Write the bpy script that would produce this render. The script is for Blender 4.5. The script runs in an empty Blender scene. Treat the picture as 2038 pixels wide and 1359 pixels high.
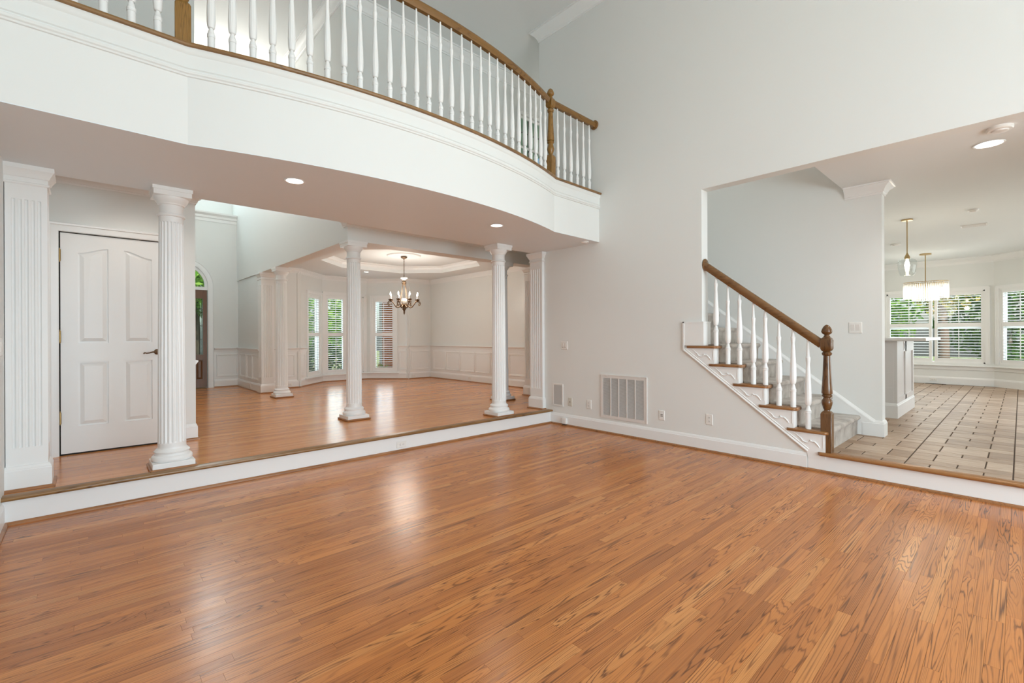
"""Two-storey living room with a bowed balcony, raised hall, dining room and kitchen."""
import bpy, bmesh, math, random
from math import sin, cos, pi, radians, sqrt, atan2
from mathutils import Vector, Matrix
random.seed(11)
SC = bpy.context.scene
COL = SC.collection

# ------------------------------------------------------------------ camera
W_, H_, FPX = 2038., 1359., 927.
ANG = atan2(848., 927.)

# ------------------------------------------------------------------ light levels and paint colours
EXPOSURE = 0.0
SKY = .24
SUN = 7.0
L_BACK, L_FILL, L_FOYER, L_BAY, L_KIT, L_KIT2 = 150., 165., 95., 22., 34., 85.
L_DOWN, L_KDOWN, L_CHAND, L_UP, L_STAIR, L_FFILL, L_HALL, L_DIN = 16., 44., 42., 20., 24., 40., 18., 24.
C_WALL = (.765, .78, .765)
C_TRIM = (.825, .835, .83)
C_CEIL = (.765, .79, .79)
C_SOFF_OFFSET = (.78, .83, .86)  # wall paint tinted cool to cancel orange floor bounce on the underside
OAK_FLOOR = ((.45, .160, .044), (.56, .208, .056), (.64, .270, .083), (.15, .052, .017))
OAK_FLOOR2 = ((.54, .205, .058), (.64, .26, .078), (.72, .33, .115), (.22, .08, .025))
ROLL = atan2(8., 1861.)
CAM = Vector((-4.942, -4.581, 1.25))
cd = bpy.data.cameras.new('camera')
cam = bpy.data.objects.new('camera', cd)
COL.objects.link(cam)
cd.sensor_width = 36.
cd.lens = 36. * FPX / W_
cd.shift_y = -11.15 / W_
cd.clip_start = .05
fw = Vector((sin(ANG), cos(ANG), 0)); rt = Vector((cos(ANG), -sin(ANG), 0)); up = Vector((0, 0, 1))
cr = rt * cos(ROLL) - up * sin(ROLL); cu = rt * sin(ROLL) + up * cos(ROLL)
M = Matrix((cr, cu, -fw)).transposed().to_4x4()
M.translation = CAM
cam.matrix_world = M
SC.camera = cam

# ------------------------------------------------------------------ colour management, world, sun, daylight
SC.view_settings.view_transform = 'Standard'
SC.view_settings.look = 'None'
SC.view_settings.exposure = EXPOSURE
SC.view_settings.gamma = 1.0
SC.view_settings.use_curve_mapping = False
SC.cycles.use_denoising = True
SC.cycles.max_bounces = 10
SC.cycles.diffuse_bounces = 6
SC.cycles.glossy_bounces = 4
SC.cycles.transmission_bounces = 6
SC.cycles.transparent_max_bounces = 12
SC.cycles.sample_clamp_indirect = 6.0
SC.cycles.caustics_reflective = False
SC.cycles.caustics_refractive = False

wd = bpy.data.worlds.new('sky'); SC.world = wd
wd.use_nodes = True
wn = wd.node_tree.nodes; wl = wd.node_tree.links
wn.clear()
wo = wn.new('ShaderNodeOutputWorld'); wb = wn.new('ShaderNodeBackground'); ws = wn.new('ShaderNodeTexSky')
ws.sky_type = 'NISHITA'; ws.sun_disc = False; ws.sun_elevation = radians(52); ws.sun_rotation = radians(215)
ws.air_density = 1.0; ws.dust_density = 2.5; ws.ozone_density = 1.0
wb.inputs['Strength'].default_value = SKY
wl.new(ws.outputs[0], wb.inputs[0]); wl.new(wb.outputs[0], wo.inputs[0])

def lamp(name, kind, loc, power, color=(1, 1, 1), size=(1, 1), direction=None, **kw):
    d = bpy.data.lights.new(name, kind); d.energy = power; d.color = color
    if kind == 'AREA':
        d.shape = 'RECTANGLE'; d.size, d.size_y = size
    for k, v in kw.items(): setattr(d, k, v)
    o = bpy.data.objects.new(name, d); COL.objects.link(o); o.location = loc
    if direction is not None:
        o.rotation_euler = Vector(direction).to_track_quat('-Z', 'Y').to_euler()
    return o

lamp('sun_light', 'SUN', (-20, -20, 30), SUN, (1, .95, .86), direction=(.5, .62, -1.0), angle=radians(.6))
DAY = (.86, .945, 1.0)
lamp('daylight_back_windows', 'AREA', (-2.7, -8.62, 2.75), L_BACK, DAY, (4.4, 4.6), (0, 1, -.02))
lamp('added_soffit_fill', 'AREA', (-3.0, -8.2, .9), L_FILL, (.68, .90, 1.0), (4.0, 1.2), (.05, 1, .22))  # added cool fill behind the camera, lifts the soffit and walls
lamp('daylight_foyer_window', 'AREA', (-3.3, 7.75, 5.1), L_FOYER, DAY, (1.3, .9), (.1, -1, -.25))
lamp('daylight_bay_middle', 'AREA', (-.26, 6.95, 1.3), L_BAY, DAY, (.85, 1.8), (0, -1, -.1))
lamp('daylight_bay_west', 'AREA', (-1.45, 6.45, 1.3), L_BAY * .7, DAY, (.8, 1.8), (.7, -.7, -.1))
lamp('daylight_bay_east', 'AREA', (.95, 6.5, 1.3), L_BAY * .7, DAY, (.8, 1.8), (-.7, -.7, -.1))
lamp('daylight_kitchen_window', 'AREA', (8.95, -3.3, 1.4), L_KIT, DAY, (1.6, 1.5), (-1, 0, -.1))
lamp('daylight_kitchen_bay', 'AREA', (8.75, -4.85, 1.4), L_KIT, DAY, (1.0, 1.5), (-.75, .6, -.1))
lamp('daylight_kitchen_doors', 'AREA', (4.6, -7.6, 1.4), L_KIT2, DAY, (4.0, 2.1), (-.2, 1, 0))

lamp('added_landing_fill', 'POINT', (2.3, .8, 4.5), L_UP, (1, .95, .88), shadow_soft_size=.2)  # unseen point light added to brighten the landing wall and ceiling
lamp('added_foyer_fill', 'POINT', (-3.3, 4.0, 5.1), L_FFILL, (1, .93, .86), shadow_soft_size=.3)  # point light added out of view to lift the foyer
lamp('added_stairwell_fill', 'POINT', (.68, -1.6, 5.0), L_STAIR, (1, .96, .90), shadow_soft_size=.2)  # extra light added high up to brighten the stair wall

# ------------------------------------------------------------------ node helpers
class G:
    def __init__(s, name):
        s.m = bpy.data.materials.new(name); s.m.use_nodes = True
        s.t = s.m.node_tree; s.t.nodes.clear()
        s.out = s.t.nodes.new('ShaderNodeOutputMaterial')
    def n(s, typ, inp=None, **kw):
        x = s.t.nodes.new('ShaderNode' + typ)
        for k, v in kw.items(): setattr(x, k, v)
        if inp:
            for k, v in inp.items(): s.set(x, k, v)
        return x
    def set(s, node, key, v):
        sock = node.inputs[key]
        if isinstance(v, bpy.types.NodeSocket): s.t.links.new(v, sock)
        elif isinstance(v, bpy.types.Node): s.t.links.new(v.outputs[0], sock)
        else: sock.default_value = v
    def math(s, op, a, b=0., c=None):
        x = s.n('Math', operation=op); s.set(x, 0, a); s.set(x, 1, b)
        if c is not None: s.set(x, 2, c)
        return x.outputs[0]
    def mix(s, f, a, b, blend='MIX'):
        x = s.n('Mix', data_type='RGBA', blend_type=blend)
        s.set(x, 0, f); s.set(x, 6, a); s.set(x, 7, b)
        return x.outputs[2]
    def ramp(s, f, pts):
        x = s.n('ValToRGB'); s.set(x, 0, f)
        e = x.color_ramp.elements
        while len(e) < len(pts): e.new(.5)
        for q, (p, c) in zip(e, pts): q.position = p; q.color = (*c, 1)
        return x.outputs[0]
    def xyz(s, v):
        x = s.n('SeparateXYZ'); s.set(x, 0, v); return x.outputs
    def comb(s, a, b, c):
        x = s.n('CombineXYZ'); s.set(x, 0, a); s.set(x, 1, b); s.set(x, 2, c); return x.outputs[0]
    def noise(s, v, scale=1., detail=2., rough=.5, out=0):
        x = s.n('TexNoise'); s.set(x, 'Vector', v); s.set(x, 'Scale', scale); s.set(x, 'Detail', detail); s.set(x, 'Roughness', rough)
        return x.outputs[out]
    def bsdf(s, **kw):
        x = s.n('BsdfPrincipled')
        for k, v in kw.items(): s.set(x, k.replace('_', ' '), v)
        s.t.links.new(x.outputs[0], s.out.inputs[0]); return x

def c4(c): return (*c, 1)

def plain(name, color, rough=.5, metal=0., spec=.5, var=.03, scale=6., bump=0., bscale=200., **kw):
    g = G(name)
    pos = g.n('NewGeometry').outputs[0]
    nz = g.noise(pos, scale, 3.)
    f = g.math('MULTIPLY_ADD', nz, 2 * var, 1 - var)
    col = g.mix(1., c4(color), g.comb(f, f, f), 'MULTIPLY')
    b = g.bsdf(Base_Color=col, Roughness=rough, Metallic=metal)
    g.set(b, 'Specular IOR Level', spec)
    for k, v in kw.items(): g.set(b, k.replace('_', ' '), v)
    if bump:
        bn = g.n('Bump'); g.set(bn, 'Strength', bump); g.set(bn, 'Distance', .002)
        g.set(bn, 'Height', g.noise(pos, bscale, 2.)); g.set(b, 'Normal', bn)
    return g.m

def oak(name, lo, mid, hi, line, mode='attr', along=0, across=1, sx=1.3, sy=15., K=150., lstr=.65, rough=.26, spec=.5, third=2, sharp=5., modlo=.12, pk=.34):
    """oak: contour lines of a stretched noise field give the cathedral grain"""
    g = G(name)
    pos = g.n('NewGeometry').outputs[0]
    P = g.xyz(pos)
    a, b, c = P[along], P[across], P[third]
    if mode == 'attr':
        tone = g.n('Attribute', attribute_name='tone').outputs['Fac']
        seed = g.n('Attribute', attribute_name='seed').outputs['Fac']
        gap = None
    elif mode == 'strip':            # boards too thin to pick apart: laid out in the material
        bw = .0515
        row = g.math('FLOOR', g.math('DIVIDE', b, bw))
        wn_ = g.n('TexWhiteNoise', noise_dimensions='1D'); g.set(wn_, 'W', row)
        u = g.math('DIVIDE', g.math('ADD', a, g.math('MULTIPLY', wn_.outputs[0], 9.)), .95)
        idx = g.math('FLOOR', u)
        wn2 = g.n('TexWhiteNoise', noise_dimensions='2D'); g.set(wn2, 'Vector', g.comb(row, idx, 0.))
        tone = wn2.outputs[0]
        seed = g.math('MULTIPLY', g.math('ADD', tone, wn_.outputs[0]), 40.)
        fr = g.math('FRACT', g.math('DIVIDE', b, bw))
        e1 = g.math('LESS_THAN', fr, .03)
        e2 = g.math('LESS_THAN', g.math('FRACT', u), .0022)
        gap = g.math('MAXIMUM', e1, e2)
    else:
        tone = g.noise(g.comb(g.math('MULTIPLY', a, .7), g.math('MULTIPLY', b, 6.), c), 1., 1.)
        seed = 3.0; gap = None
    if not isinstance(seed, float):
        rs = g.math('FRACT', g.math('MULTIPLY', seed, 7.131)); sxv = g.math('MULTIPLY_ADD', g.math('POWER', rs, 1.6), 1.3 * sx, .14 * sx)
    if isinstance(seed, float):
        so, s2 = seed, seed
        v = g.comb(g.math('MULTIPLY', a, sx), g.math('MULTIPLY', b, sy), g.math('MULTIPLY', c, sy))
        vf = g.comb(g.math('MULTIPLY', a, 9.), g.math('MULTIPLY', b, 330.), g.math('MULTIPLY', c, 330.))
    else:
        v = g.comb(g.math('MULTIPLY_ADD', seed, 3.7, g.math('MULTIPLY', a, sxv)), g.math('MULTIPLY_ADD', seed, 1.9, g.math('MULTIPLY', b, sy)), g.math('MULTIPLY', seed, 2.3))
        vf = g.comb(g.math('MULTIPLY_ADD', seed, 5., g.math('MULTIPLY', a, 7.)), g.math('MULTIPLY', b, 300.), seed)
    f = g.noise(v, 1., 1.2, .35)
    wob = g.noise(v, 9., 1., .4)
    ph = g.math('ADD', g.math('MULTIPLY', f, K), g.math('MULTIPLY', wob, 3.5))
    ring = g.math('MULTIPLY_ADD', g.math('SINE', ph), .5, .5)
    ln = g.math('POWER', ring, sharp)
    mod = g.ramp(g.noise(v, .8, 2.), [(.36, (modlo,) * 3), (.60, (1.,) * 3)])
    pore = g.noise(vf, 1., 2., .6)
    pf = g.math('MULTIPLY_ADD', pore, pk, 1. - pk / 2)
    base = g.ramp(tone, [(0., lo), (.18, lo), (.45, mid), (.8, mid), (1., hi)])
    big = g.noise(v, .35, 2.)
    bf = g.math('MULTIPLY_ADD', big, .3, .85)
    base = g.mix(1., base, g.comb(g.math('MULTIPLY', pf, bf), g.math('MULTIPLY', pf, bf), g.math('MULTIPLY', pf, bf)), 'MULTIPLY')
    lf = g.math('MULTIPLY', g.math('MULTIPLY', ln, mod), lstr)
    col = g.mix(lf, base, c4(line))
    if gap is not None:
        col = g.mix(g.math('MULTIPLY', gap, .55), col, c4((line[0] * .6, line[1] * .6, line[2] * .6)))
    b_ = g.bsdf(Base_Color=col, Roughness=g.math('MULTIPLY_ADD', pore, .12, rough - .06))
    g.set(b_, 'Specular IOR Level', spec)
    bn = g.n('Bump'); g.set(bn, 'Strength', .12); g.set(bn, 'Distance', .0006); g.set(bn, 'Height', g.math('SUBTRACT', pore, ln)); g.set(b_, 'Normal', bn)
    return g.m

def glass_mat(name, tint=(.95, .98, .97), rough=.0):
    g = G(name)
    tr = g.n('BsdfTransparent', {'Color': c4(tint)})
    gl = g.n('BsdfGlossy', {'Roughness': .02})
    fr = g.n('LayerWeight', {'Blend': .5})
    mx = g.n('MixShader'); g.set(mx, 0, g.math('MULTIPLY_ADD', g.math('POWER', fr.outputs['Facing'], 4.), .45, .03)); g.set(mx, 1, tr); g.set(mx, 2, gl)
    g.t.links.new(mx.outputs[0], g.out.inputs[0])
    return g.m

def lit(name, color, strength):
    g = G(name)
    e = g.n('Emission', {'Color': c4(color), 'Strength': strength})
    g.t.links.new(e.outputs[0], g.out.inputs[0]); return g.m

WALL = plain('wall_paint', C_WALL, .55, spec=.25, var=.012, scale=1.5)
WALL2 = plain('dining_wall_paint', C_WALL, .55, spec=.25, var=.012, scale=1.5)
TRIM = plain('trim_enamel', C_TRIM, .32, spec=.45, var=.008)
SOFF = plain('soffit_bounce_offset', C_SOFF_OFFSET, .65, spec=.15, var=.012, scale=1.5)
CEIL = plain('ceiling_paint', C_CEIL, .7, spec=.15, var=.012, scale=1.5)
OAKF = oak('oak_floor_planks', *OAK_FLOOR, K=115., sx=1.15, sy=17., sharp=5., lstr=.95, modlo=.32, rough=.24, pk=.46)
OAKS = oak('oak_floor_strip', *OAK_FLOOR2, mode='strip', lstr=.5, rough=.2)
NOSE = oak('oak_nosing', (.19, .095, .030), (.25, .130, .040), (.31, .17, .06), (.075, .033, .010), mode='x', sy=10, K=60., rough=.3)
NOSEY = oak('oak_nosing_across', (.24, .10, .030), (.31, .14, .045), (.38, .19, .07), (.10, .04, .014), mode='x', along=1, across=0, sy=10, K=60., rough=.28)
RAILO = oak('oak_rail', (.17, .085, .022), (.22, .11, .028), (.27, .14, .04), (.09, .035, .009), mode='x', sy=12, K=50., lstr=.6, rough=.22)
RAILY = oak('oak_stair_rail', (.15, .075, .028), (.20, .10, .038), (.25, .13, .05), (.08, .033, .011), mode='x', along=1, across=0, sy=12, K=50., lstr=.6, rough=.2)
NEWEL = oak('oak_newel', (.20, .10, .022), (.27, .14, .032), (.33, .175, .045), (.075, .032, .008), mode='x', along=2, across=0, third=1, sy=26, sx=2.2, K=60., lstr=.85, rough=.25)
NEWELD = oak('oak_stair_newel', (.10, .045, .015), (.145, .066, .022), (.20, .095, .03), (.045, .018, .006), mode='x', along=2, across=0, third=1, sy=26, sx=2.2, K=60., lstr=.85, rough=.2)
DOORW = oak('entry_door_wood', (.12, .045, .014), (.16, .065, .02), (.20, .085, .03), (.06, .02, .007), mode='x', along=2, across=0, third=1, sy=20, sx=1.5, K=60., lstr=.5, rough=.35)
SHOE = oak('oak_shoe', (.27, .11, .04), (.34, .15, .055), (.40, .19, .08), (.14, .055, .02), mode='x', sy=10, K=50., rough=.35)
def carpet_mat():
    g = G('carpet_pile')
    pos = g.n('NewGeometry').outputs[0]
    a = g.noise(pos, 9., 3.); b = g.noise(pos, 160., 2.)
    f = g.math('ADD', g.math('MULTIPLY', a, .75), g.math('MULTIPLY', b, .25))
    col = g.ramp(f, [(.33, (.25, .205, .165)), (.5, (.42, .37, .32)), (.68, (.53, .485, .43))])
    bs = g.bsdf(Base_Color=col, Roughness=.95); g.set(bs, 'Specular IOR Level', .1)
    g.set(bs, 'Sheen Weight', .3)
    bn = g.n('Bump', {'Strength': .9, 'Distance': .006, 'Height': b}); g.set(bs, 'Normal', bn)
    return g.m
CARPET = carpet_mat()
def tile_mat():
    g = G('slate_look_tile')
    pos = g.n('NewGeometry').outputs[0]; P = g.xyz(pos)
    tone = g.n('Attribute', attribute_name='tone').outputs['Fac']; seed = g.n('Attribute', attribute_name='seed').outputs['Fac']
    v = g.comb(g.math('MULTIPLY_ADD', seed, 3., g.math('MULTIPLY', P[0], 26.)), g.math('MULTIPLY_ADD', seed, 2., g.math('MULTIPLY', P[1], 6.)), seed)
    nz = g.noise(v, 1., 4., .6)
    col = g.ramp(g.math('ADD', g.math('MULTIPLY', nz, .75), g.math('MULTIPLY', tone, .3)), [(.3, (.26, .165, .10)), (.5, (.36, .245, .16)), (.66, (.45, .33, .235)), (.85, (.55, .44, .33))])
    bs = g.bsdf(Base_Color=col, Roughness=.45); g.set(bs, 'Specular IOR Level', .5)
    bn = g.n('Bump', {'Strength': .5, 'Distance': .002, 'Height': nz}); g.set(bs, 'Normal', bn)
    return g.m
TILE = tile_mat()
GROUT = plain('dark_grout', (.075, .05, .034), .9)
DARK = plain('shadow_gap', (.02, .018, .015), .9)
SUBF = plain('sub_floor', (.10, .045, .02), .8)
BRONZE = plain('aged_bronze', (.16, .10, .055), .4, metal=.7, var=.15, scale=40)
BRASS = plain('antique_brass', (.35, .24, .10), .35, metal=.9, var=.1, scale=30)
GOLD = plain('brushed_gold', (.50, .36, .18), .3, metal=1., var=.05)
PLASTIC = plain('white_plastic', (.80, .79, .76), .4, var=.01)
IVORY = plain('ivory_plastic', (.62, .60, .53), .4, var=.01)
GREYG = plain('grey_grille_cloth', (.50, .50, .49), .8, var=.05, bump=.3, bscale=600)
VENTW = plain('vent_enamel', (.74, .71, .68), .4, var=.01)
GLASS = glass_mat('window_glass')
CLEAR = glass_mat('clear_shade_glass', (.97, .98, .98))
LEAD = plain('lead_came', (.10, .10, .10), .5, metal=.6)
BEVEL = glass_mat('bevelled_glass', (.80, .90, .87))
ALAB = plain('alabaster', (.78, .74, .68), .4)
BULB = lit('bulb_glow', (1., .86, .66), 30.)
LENS = lit('led_lens', (1., .96, .90), 6.)
def crystal():
    g = G('crystal_rod')
    a = g.n('BsdfTransparent', {'Color': (.97, .98, .98, 1)}); b = g.n('BsdfTranslucent', {'Color': (.95, .95, .95, 1)}); d = g.n('BsdfGlossy', {'Roughness': .08})
    m1 = g.n('MixShader', {0: .38}); g.set(m1, 1, a); g.set(m1, 2, b)
    m2 = g.n('MixShader', {0: .10}); g.set(m2, 1, m1); g.set(m2, 2, d)
    g.t.links.new(m2.outputs[0], g.out.inputs[0]); return g.m
CRYST = crystal()
QUARTZ = plain('white_quartz', (.80, .79, .78), .2)
CABW = plain('island_paint', (.70, .69, .68), .4, var=.01)
def leaf_mat(name, a, b, c):
    g = G(name)
    r = g.n('NewGeometry').outputs['Random Per Island']
    col = g.ramp(r, [(0., a), (.5, b), (1., c)])
    d = g.n('BsdfDiffuse', {'Color': col}); t = g.n('BsdfTranslucent', {'Color': col})
    mx = g.n('MixShader', {0: .45}); g.set(mx, 1, d); g.set(mx, 2, t)
    g.t.links.new(mx.outputs[0], g.out.inputs[0]); return g.m
LEAF1 = leaf_mat('bright_leaves', (.09, .24, .03), (.20, .42, .06), (.42, .56, .16))
LEAF2 = leaf_mat('dark_leaves', (.03, .09, .02), (.07, .17, .035), (.16, .28, .06))
LEAF3 = leaf_mat('yellow_leaves', (.22, .30, .05), (.45, .42, .12), (.55, .36, .15))
BARK = plain('bark', (.16, .11, .08), .9, var=.3, scale=20)
LAWN = plain('lawn_ground', (.20, .24, .10), .95, var=.4, scale=3)
BRICKM = plain('orange_brick', (.60, .17, .055), .85, var=.25, scale=25)
MORTAR = plain('mortar', (.50, .44, .38), .9)

# ------------------------------------------------------------------ mesh helpers
WLOC = {}
class MB:
    def __init__(s): s.v = []; s.f = []; s.a = []; s.tone = None; s.seed = None
    def add(s, vs, fs):
        n = len(s.v); s.v += [tuple(p) for p in vs]; s.f += [tuple(i + n for i in f) for f in fs]; return s
    def box(s, x0, x1, y0, y1, z0, z1):
        x0, x1 = min(x0, x1), max(x0, x1); y0, y1 = min(y0, y1), max(y0, y1); z0, z1 = min(z0, z1), max(z0, z1)
        return s.add([(x0, y0, z0), (x1, y0, z0), (x1, y1, z0), (x0, y1, z0), (x0, y0, z1), (x1, y0, z1), (x1, y1, z1), (x0, y1, z1)],
                     [(0, 3, 2, 1), (4, 5, 6, 7), (0, 1, 5, 4), (1, 2, 6, 5), (2, 3, 7, 6), (3, 0, 4, 7)])
    def cbox(s, x0, x1, y0, y1, z0, z1, c=.004):
        """box with chamfered edges along z at the top and round the four corners"""
        p = [(x0 + c, y0), (x1 - c, y0), (x1, y0 + c), (x1, y1 - c), (x1 - c, y1), (x0 + c, y1), (x0, y1 - c), (x0, y0 + c)]
        q = [(x0 + 2 * c, y0 + c), (x1 - 2 * c, y0 + c), (x1 - c, y0 + 2 * c), (x1 - c, y1 - 2 * c), (x1 - 2 * c, y1 - c), (x0 + 2 * c, y1 - c), (x0 + c, y1 - 2 * c), (x0 + c, y0 + 2 * c)]
        return s.loft([[(x, y, z0 + c) if 0 else (x, y, z) for x, y in pp] for pp, z in ((q, z0), (p, z0 + c), (p, z1 - c), (q, z1))])
    def loft(s, rings, cap=True, closed=True):
        n = len(rings[0]); vs = [p for r in rings for p in r]; fs = []
        for k in range(len(rings) - 1):
            for i in range(n if closed else n - 1):
                j = (i + 1) % n
                fs.append((k * n + i, k * n + j, (k + 1) * n + j, (k + 1) * n + i))
        if cap:
            fs.append(tuple(range(n))[::-1]); fs.append(tuple((len(rings) - 1) * n + i for i in range(n)))
        return s.add(vs, fs)
    def prism(s, poly, axis, lo, hi):
        def P(a, b, t): return {'x': (t, a, b), 'y': (a, t, b), 'z': (a, b, t)}[axis]
        return s.loft([[P(a, b, lo) for a, b in poly], [P(a, b, hi) for a, b in poly]])
    def lathe(s, prof, c=(0, 0, 0), seg=24, rad=None, axis='z', cap=True):
        rings = []
        for r, z in prof:
            ring = []
            for i in range(seg):
                t = 2 * pi * i / seg; rr = r if rad is None else rad(r, z, t)
                a, b = rr * cos(t), rr * sin(t)
                ring.append({'z': (c[0] + a, c[1] + b, c[2] + z), 'x': (c[0] + z, c[1] + a, c[2] + b), 'y': (c[0] + b, c[1] + z, c[2] + a)}[axis])
            rings.append(ring)
        return s.loft(rings, cap)
    def tube(s, path, r, seg=8, cap=True):
        P = [Vector(p) for p in path]; n = len(P); rings = []; prev = None
        for i in range(n):
            t = (P[min(i + 1, n - 1)] - P[max(i - 1, 0)]).normalized()
            if prev is None:
                a = t.orthogonal().normalized()
            else:
                a = prev - t * prev.dot(t); a.normalize()
            prev = a; b = t.cross(a); rr = r[i] if isinstance(r, (list, tuple)) else r
            rings.append([tuple(P[i] + (a * cos(2 * pi * k / seg) + b * sin(2 * pi * k / seg)) * rr) for k in range(seg)])
        return s.loft(rings, cap)
    def sweep(s, path, prof, closed=False, up=(0, 0, 1), cap=True, flip=1):
        """profile (out, up) carried along a path with mitred corners; out is to the right of travel (flip=-1: left)"""
        U = Vector(up); P = [Vector(p) for p in path]; n = len(P); rings = []
        for i in range(n):
            if closed: a, b = P[i] - P[i - 1], P[(i + 1) % n] - P[i]
            else:
                a = P[i] - P[i - 1] if i else P[1] - P[0]
                b = P[i + 1] - P[i] if i < n - 1 else a
            a, b = a.normalized(), b.normalized()
            na, nb = a.cross(U).normalized() * flip, b.cross(U).normalized() * flip
            m = (na + nb).normalized(); k = 1 / max(.3, m.dot(na))
            rings.append([tuple(P[i] + m * (o * k) + U * z) for o, z in prof])
        if closed: rings.append(rings[0])
        return s.loft(rings, cap and not closed)
    def quad(s, a, b, c, d): return s.add([a, b, c, d], [(0, 1, 2, 3)])
    def mesh(s, name, mat, smooth=None, off=(0, 0, 0), fix=True):
        me = bpy.data.meshes.new(name)
        ox, oy, oz = off
        me.from_pydata([(x - ox, y - oy, z - oz) for x, y, z in s.v], [], s.f)
        if fix:
            b = bmesh.new(); b.from_mesh(me); bmesh.ops.recalc_face_normals(b, faces=b.faces[:]); b.to_mesh(me); b.free()
        if smooth:
            me.polygons.foreach_set('use_smooth', [True] * len(me.polygons)); me.set_sharp_from_angle(angle=radians(smooth))
        me.materials.append(mat)
        if s.tone is not None:
            for nm, val in (('tone', s.tone), ('seed', s.seed)):
                at = me.attributes.new(nm, 'FLOAT', 'FACE')
                at.data.foreach_set('value', [val] * len(me.polygons) if not isinstance(val, list) else val)
        me.update()
        return me
    def build(s, name, mat, parent=None, smooth=None, label=None, kind=None, loc=None):
        off = loc or (0, 0, 0)
        pl = WLOC.get(parent.name, (0, 0, 0)) if parent else (0, 0, 0)
        me = s.mesh(name, mat, smooth, off if loc else pl)
        o = bpy.data.objects.new(name, me); COL.objects.link(o)
        if loc:
            o.location = Vector(loc) - Vector(pl); WLOC[o.name] = tuple(loc)
        else: WLOC[o.name] = pl
        if parent: o.parent = parent
        if label: o['label'] = label
        if kind: o['kind'] = kind
        return o

def thing(name, loc, label, cat, group=None):
    o = bpy.data.objects.new(name, None); COL.objects.link(o); o.empty_display_size = .1
    o.location = loc; WLOC[o.name] = tuple(loc)
    o['label'] = label; o['category'] = cat
    if group: o['group'] = group
    return o
def tag(o, label, cat, group=None):
    o['label'] = label; o['category'] = cat
    if group: o['group'] = group
    return o
def struct(o, label=None):
    o['kind'] = 'structure'
    if label: o['label'] = label
    return o
def sempty(name, loc, label=None):
    o = bpy.data.objects.new(name, None); COL.objects.link(o); o.location = loc; WLOC[o.name] = tuple(loc)
    return struct(o, label)
def place(name, me, loc, parent, label=None):
    o = bpy.data.objects.new(name, me); COL.objects.link(o)
    pl = WLOC.get(parent.name, (0, 0, 0)); o.parent = parent
    o.location = Vector(loc) - Vector(pl); WLOC[o.name] = tuple(loc)
    if label: o['label'] = label
    return o
def dup_tree(root, loc, label, group=None):
    r = root.copy(); COL.objects.link(r); r.location = loc; r['label'] = label
    if group: r['group'] = group
    for ch in list(root.children):
        c = ch.copy(); COL.objects.link(c); c.parent = r
        for gch in ch.children:
            d = gch.copy(); COL.objects.link(d); d.parent = c
    return r

# ------------------------------------------------------------------ shared dimensions (metres)
ZU = .178          # hall, dining room and kitchen floor
ZS = 2.468         # soffit under the balcony
ZB = 3.105         # balcony floor cap
ZC = 5.72          # ceiling of the two-storey room
ZK = 2.834         # kitchen ceiling
ZD = 2.70          # dining room ceiling rim
XL = -5.36         # left wall
YB = -8.5          # wall behind the camera
# balcony front edge: flat, bowed, flat
pa, pb = Vector((-4.462, -1.026)), Vector((-.89, -.893))
ch = (pb - pa); L_ = ch.length; sag = .292; R_ = (L_ * L_ / 4 + sag * sag) / (2 * sag)
nrm = Vector((ch.y, -ch.x)).normalized()
if nrm.y > 0: nrm = -nrm
ctr = (pa + pb) / 2 - nrm * (R_ - sag)
a0 = atan2(pa.y - ctr.y, pa.x - ctr.x); a1 = atan2(pb.y - ctr.y, pb.x - ctr.x)
if a1 < a0: a1 += 2 * pi
def arc(t, off=0.):
    a = a0 + (a1 - a0) * t
    return Vector((ctr.x + (R_ - off) * cos(a), ctr.y + (R_ - off) * sin(a)))
EDGE = [Vector((XL, -1.036))] + [arc(i / 40) for i in range(41)] + [Vector((0, -.87))]

# ------------------------------------------------------------------ profiles (out, up)
def base_prof(h, t=.016):
    return [(0, 0), (t, 0), (t, h - .032), (t - .004, h - .026), (t - .004, h - .020), (t - .008, h - .012), (t - .012, h - .002), (0, h)]
def shoe_prof(t0=.016, h=.02): return [(t0, 0), (t0 + .018, 0), (t0 + .017, h * .5), (t0 + .010, h * .85), (t0, h)]
def crown_prof(h=.10, o=.09):
    return [(0, -h), (.010, -h), (.012, -h * .86), (.02, -h * .82), (.024, -h * .7), (o * .45, -h * .45), (o * .8, -h * .22), (o * .84, -h * .14), (o, -h * .12), (o, 0), (0, 0)]
RAIL_CHAIR = [(0, -.10), (.010, -.10), (.010, -.075), (.016, -.070), (.018, -.045), (.030, -.03), (.042, -.012), (.042, 0), (0, 0)]
CASING = [(0, 0), (0, .012), (.008, .016), (.050, .018), (.056, .026), (.070, .030), (.078, .022), (.082, 0)]

# ------------------------------------------------------------------ SETTING: floors
def px_of(p):
    d = Vector(p) - CAM; f = d.dot(fw)
    if f < .25: return None
    return (1019 + FPX * d.dot(cr) / f, 668.35 - FPX * d.dot(cu) / f)
def quad_area(c):
    q = [px_of(p) for p in c]
    if any(x is None for x in q): return 0.
    if all(x < 0 for x, y in q) or all(x > W_ for x, y in q) or all(y > H_ for x, y in q) or all(y < 0 for x, y in q): return 0.
    q = [(min(max(x, 0), W_), min(max(y, 0), H_)) for x, y in q]
    return abs(sum(q[i][0] * q[(i + 1) % 4][1] - q[(i + 1) % 4][0] * q[i][1] for i in range(4))) / 2

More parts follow.
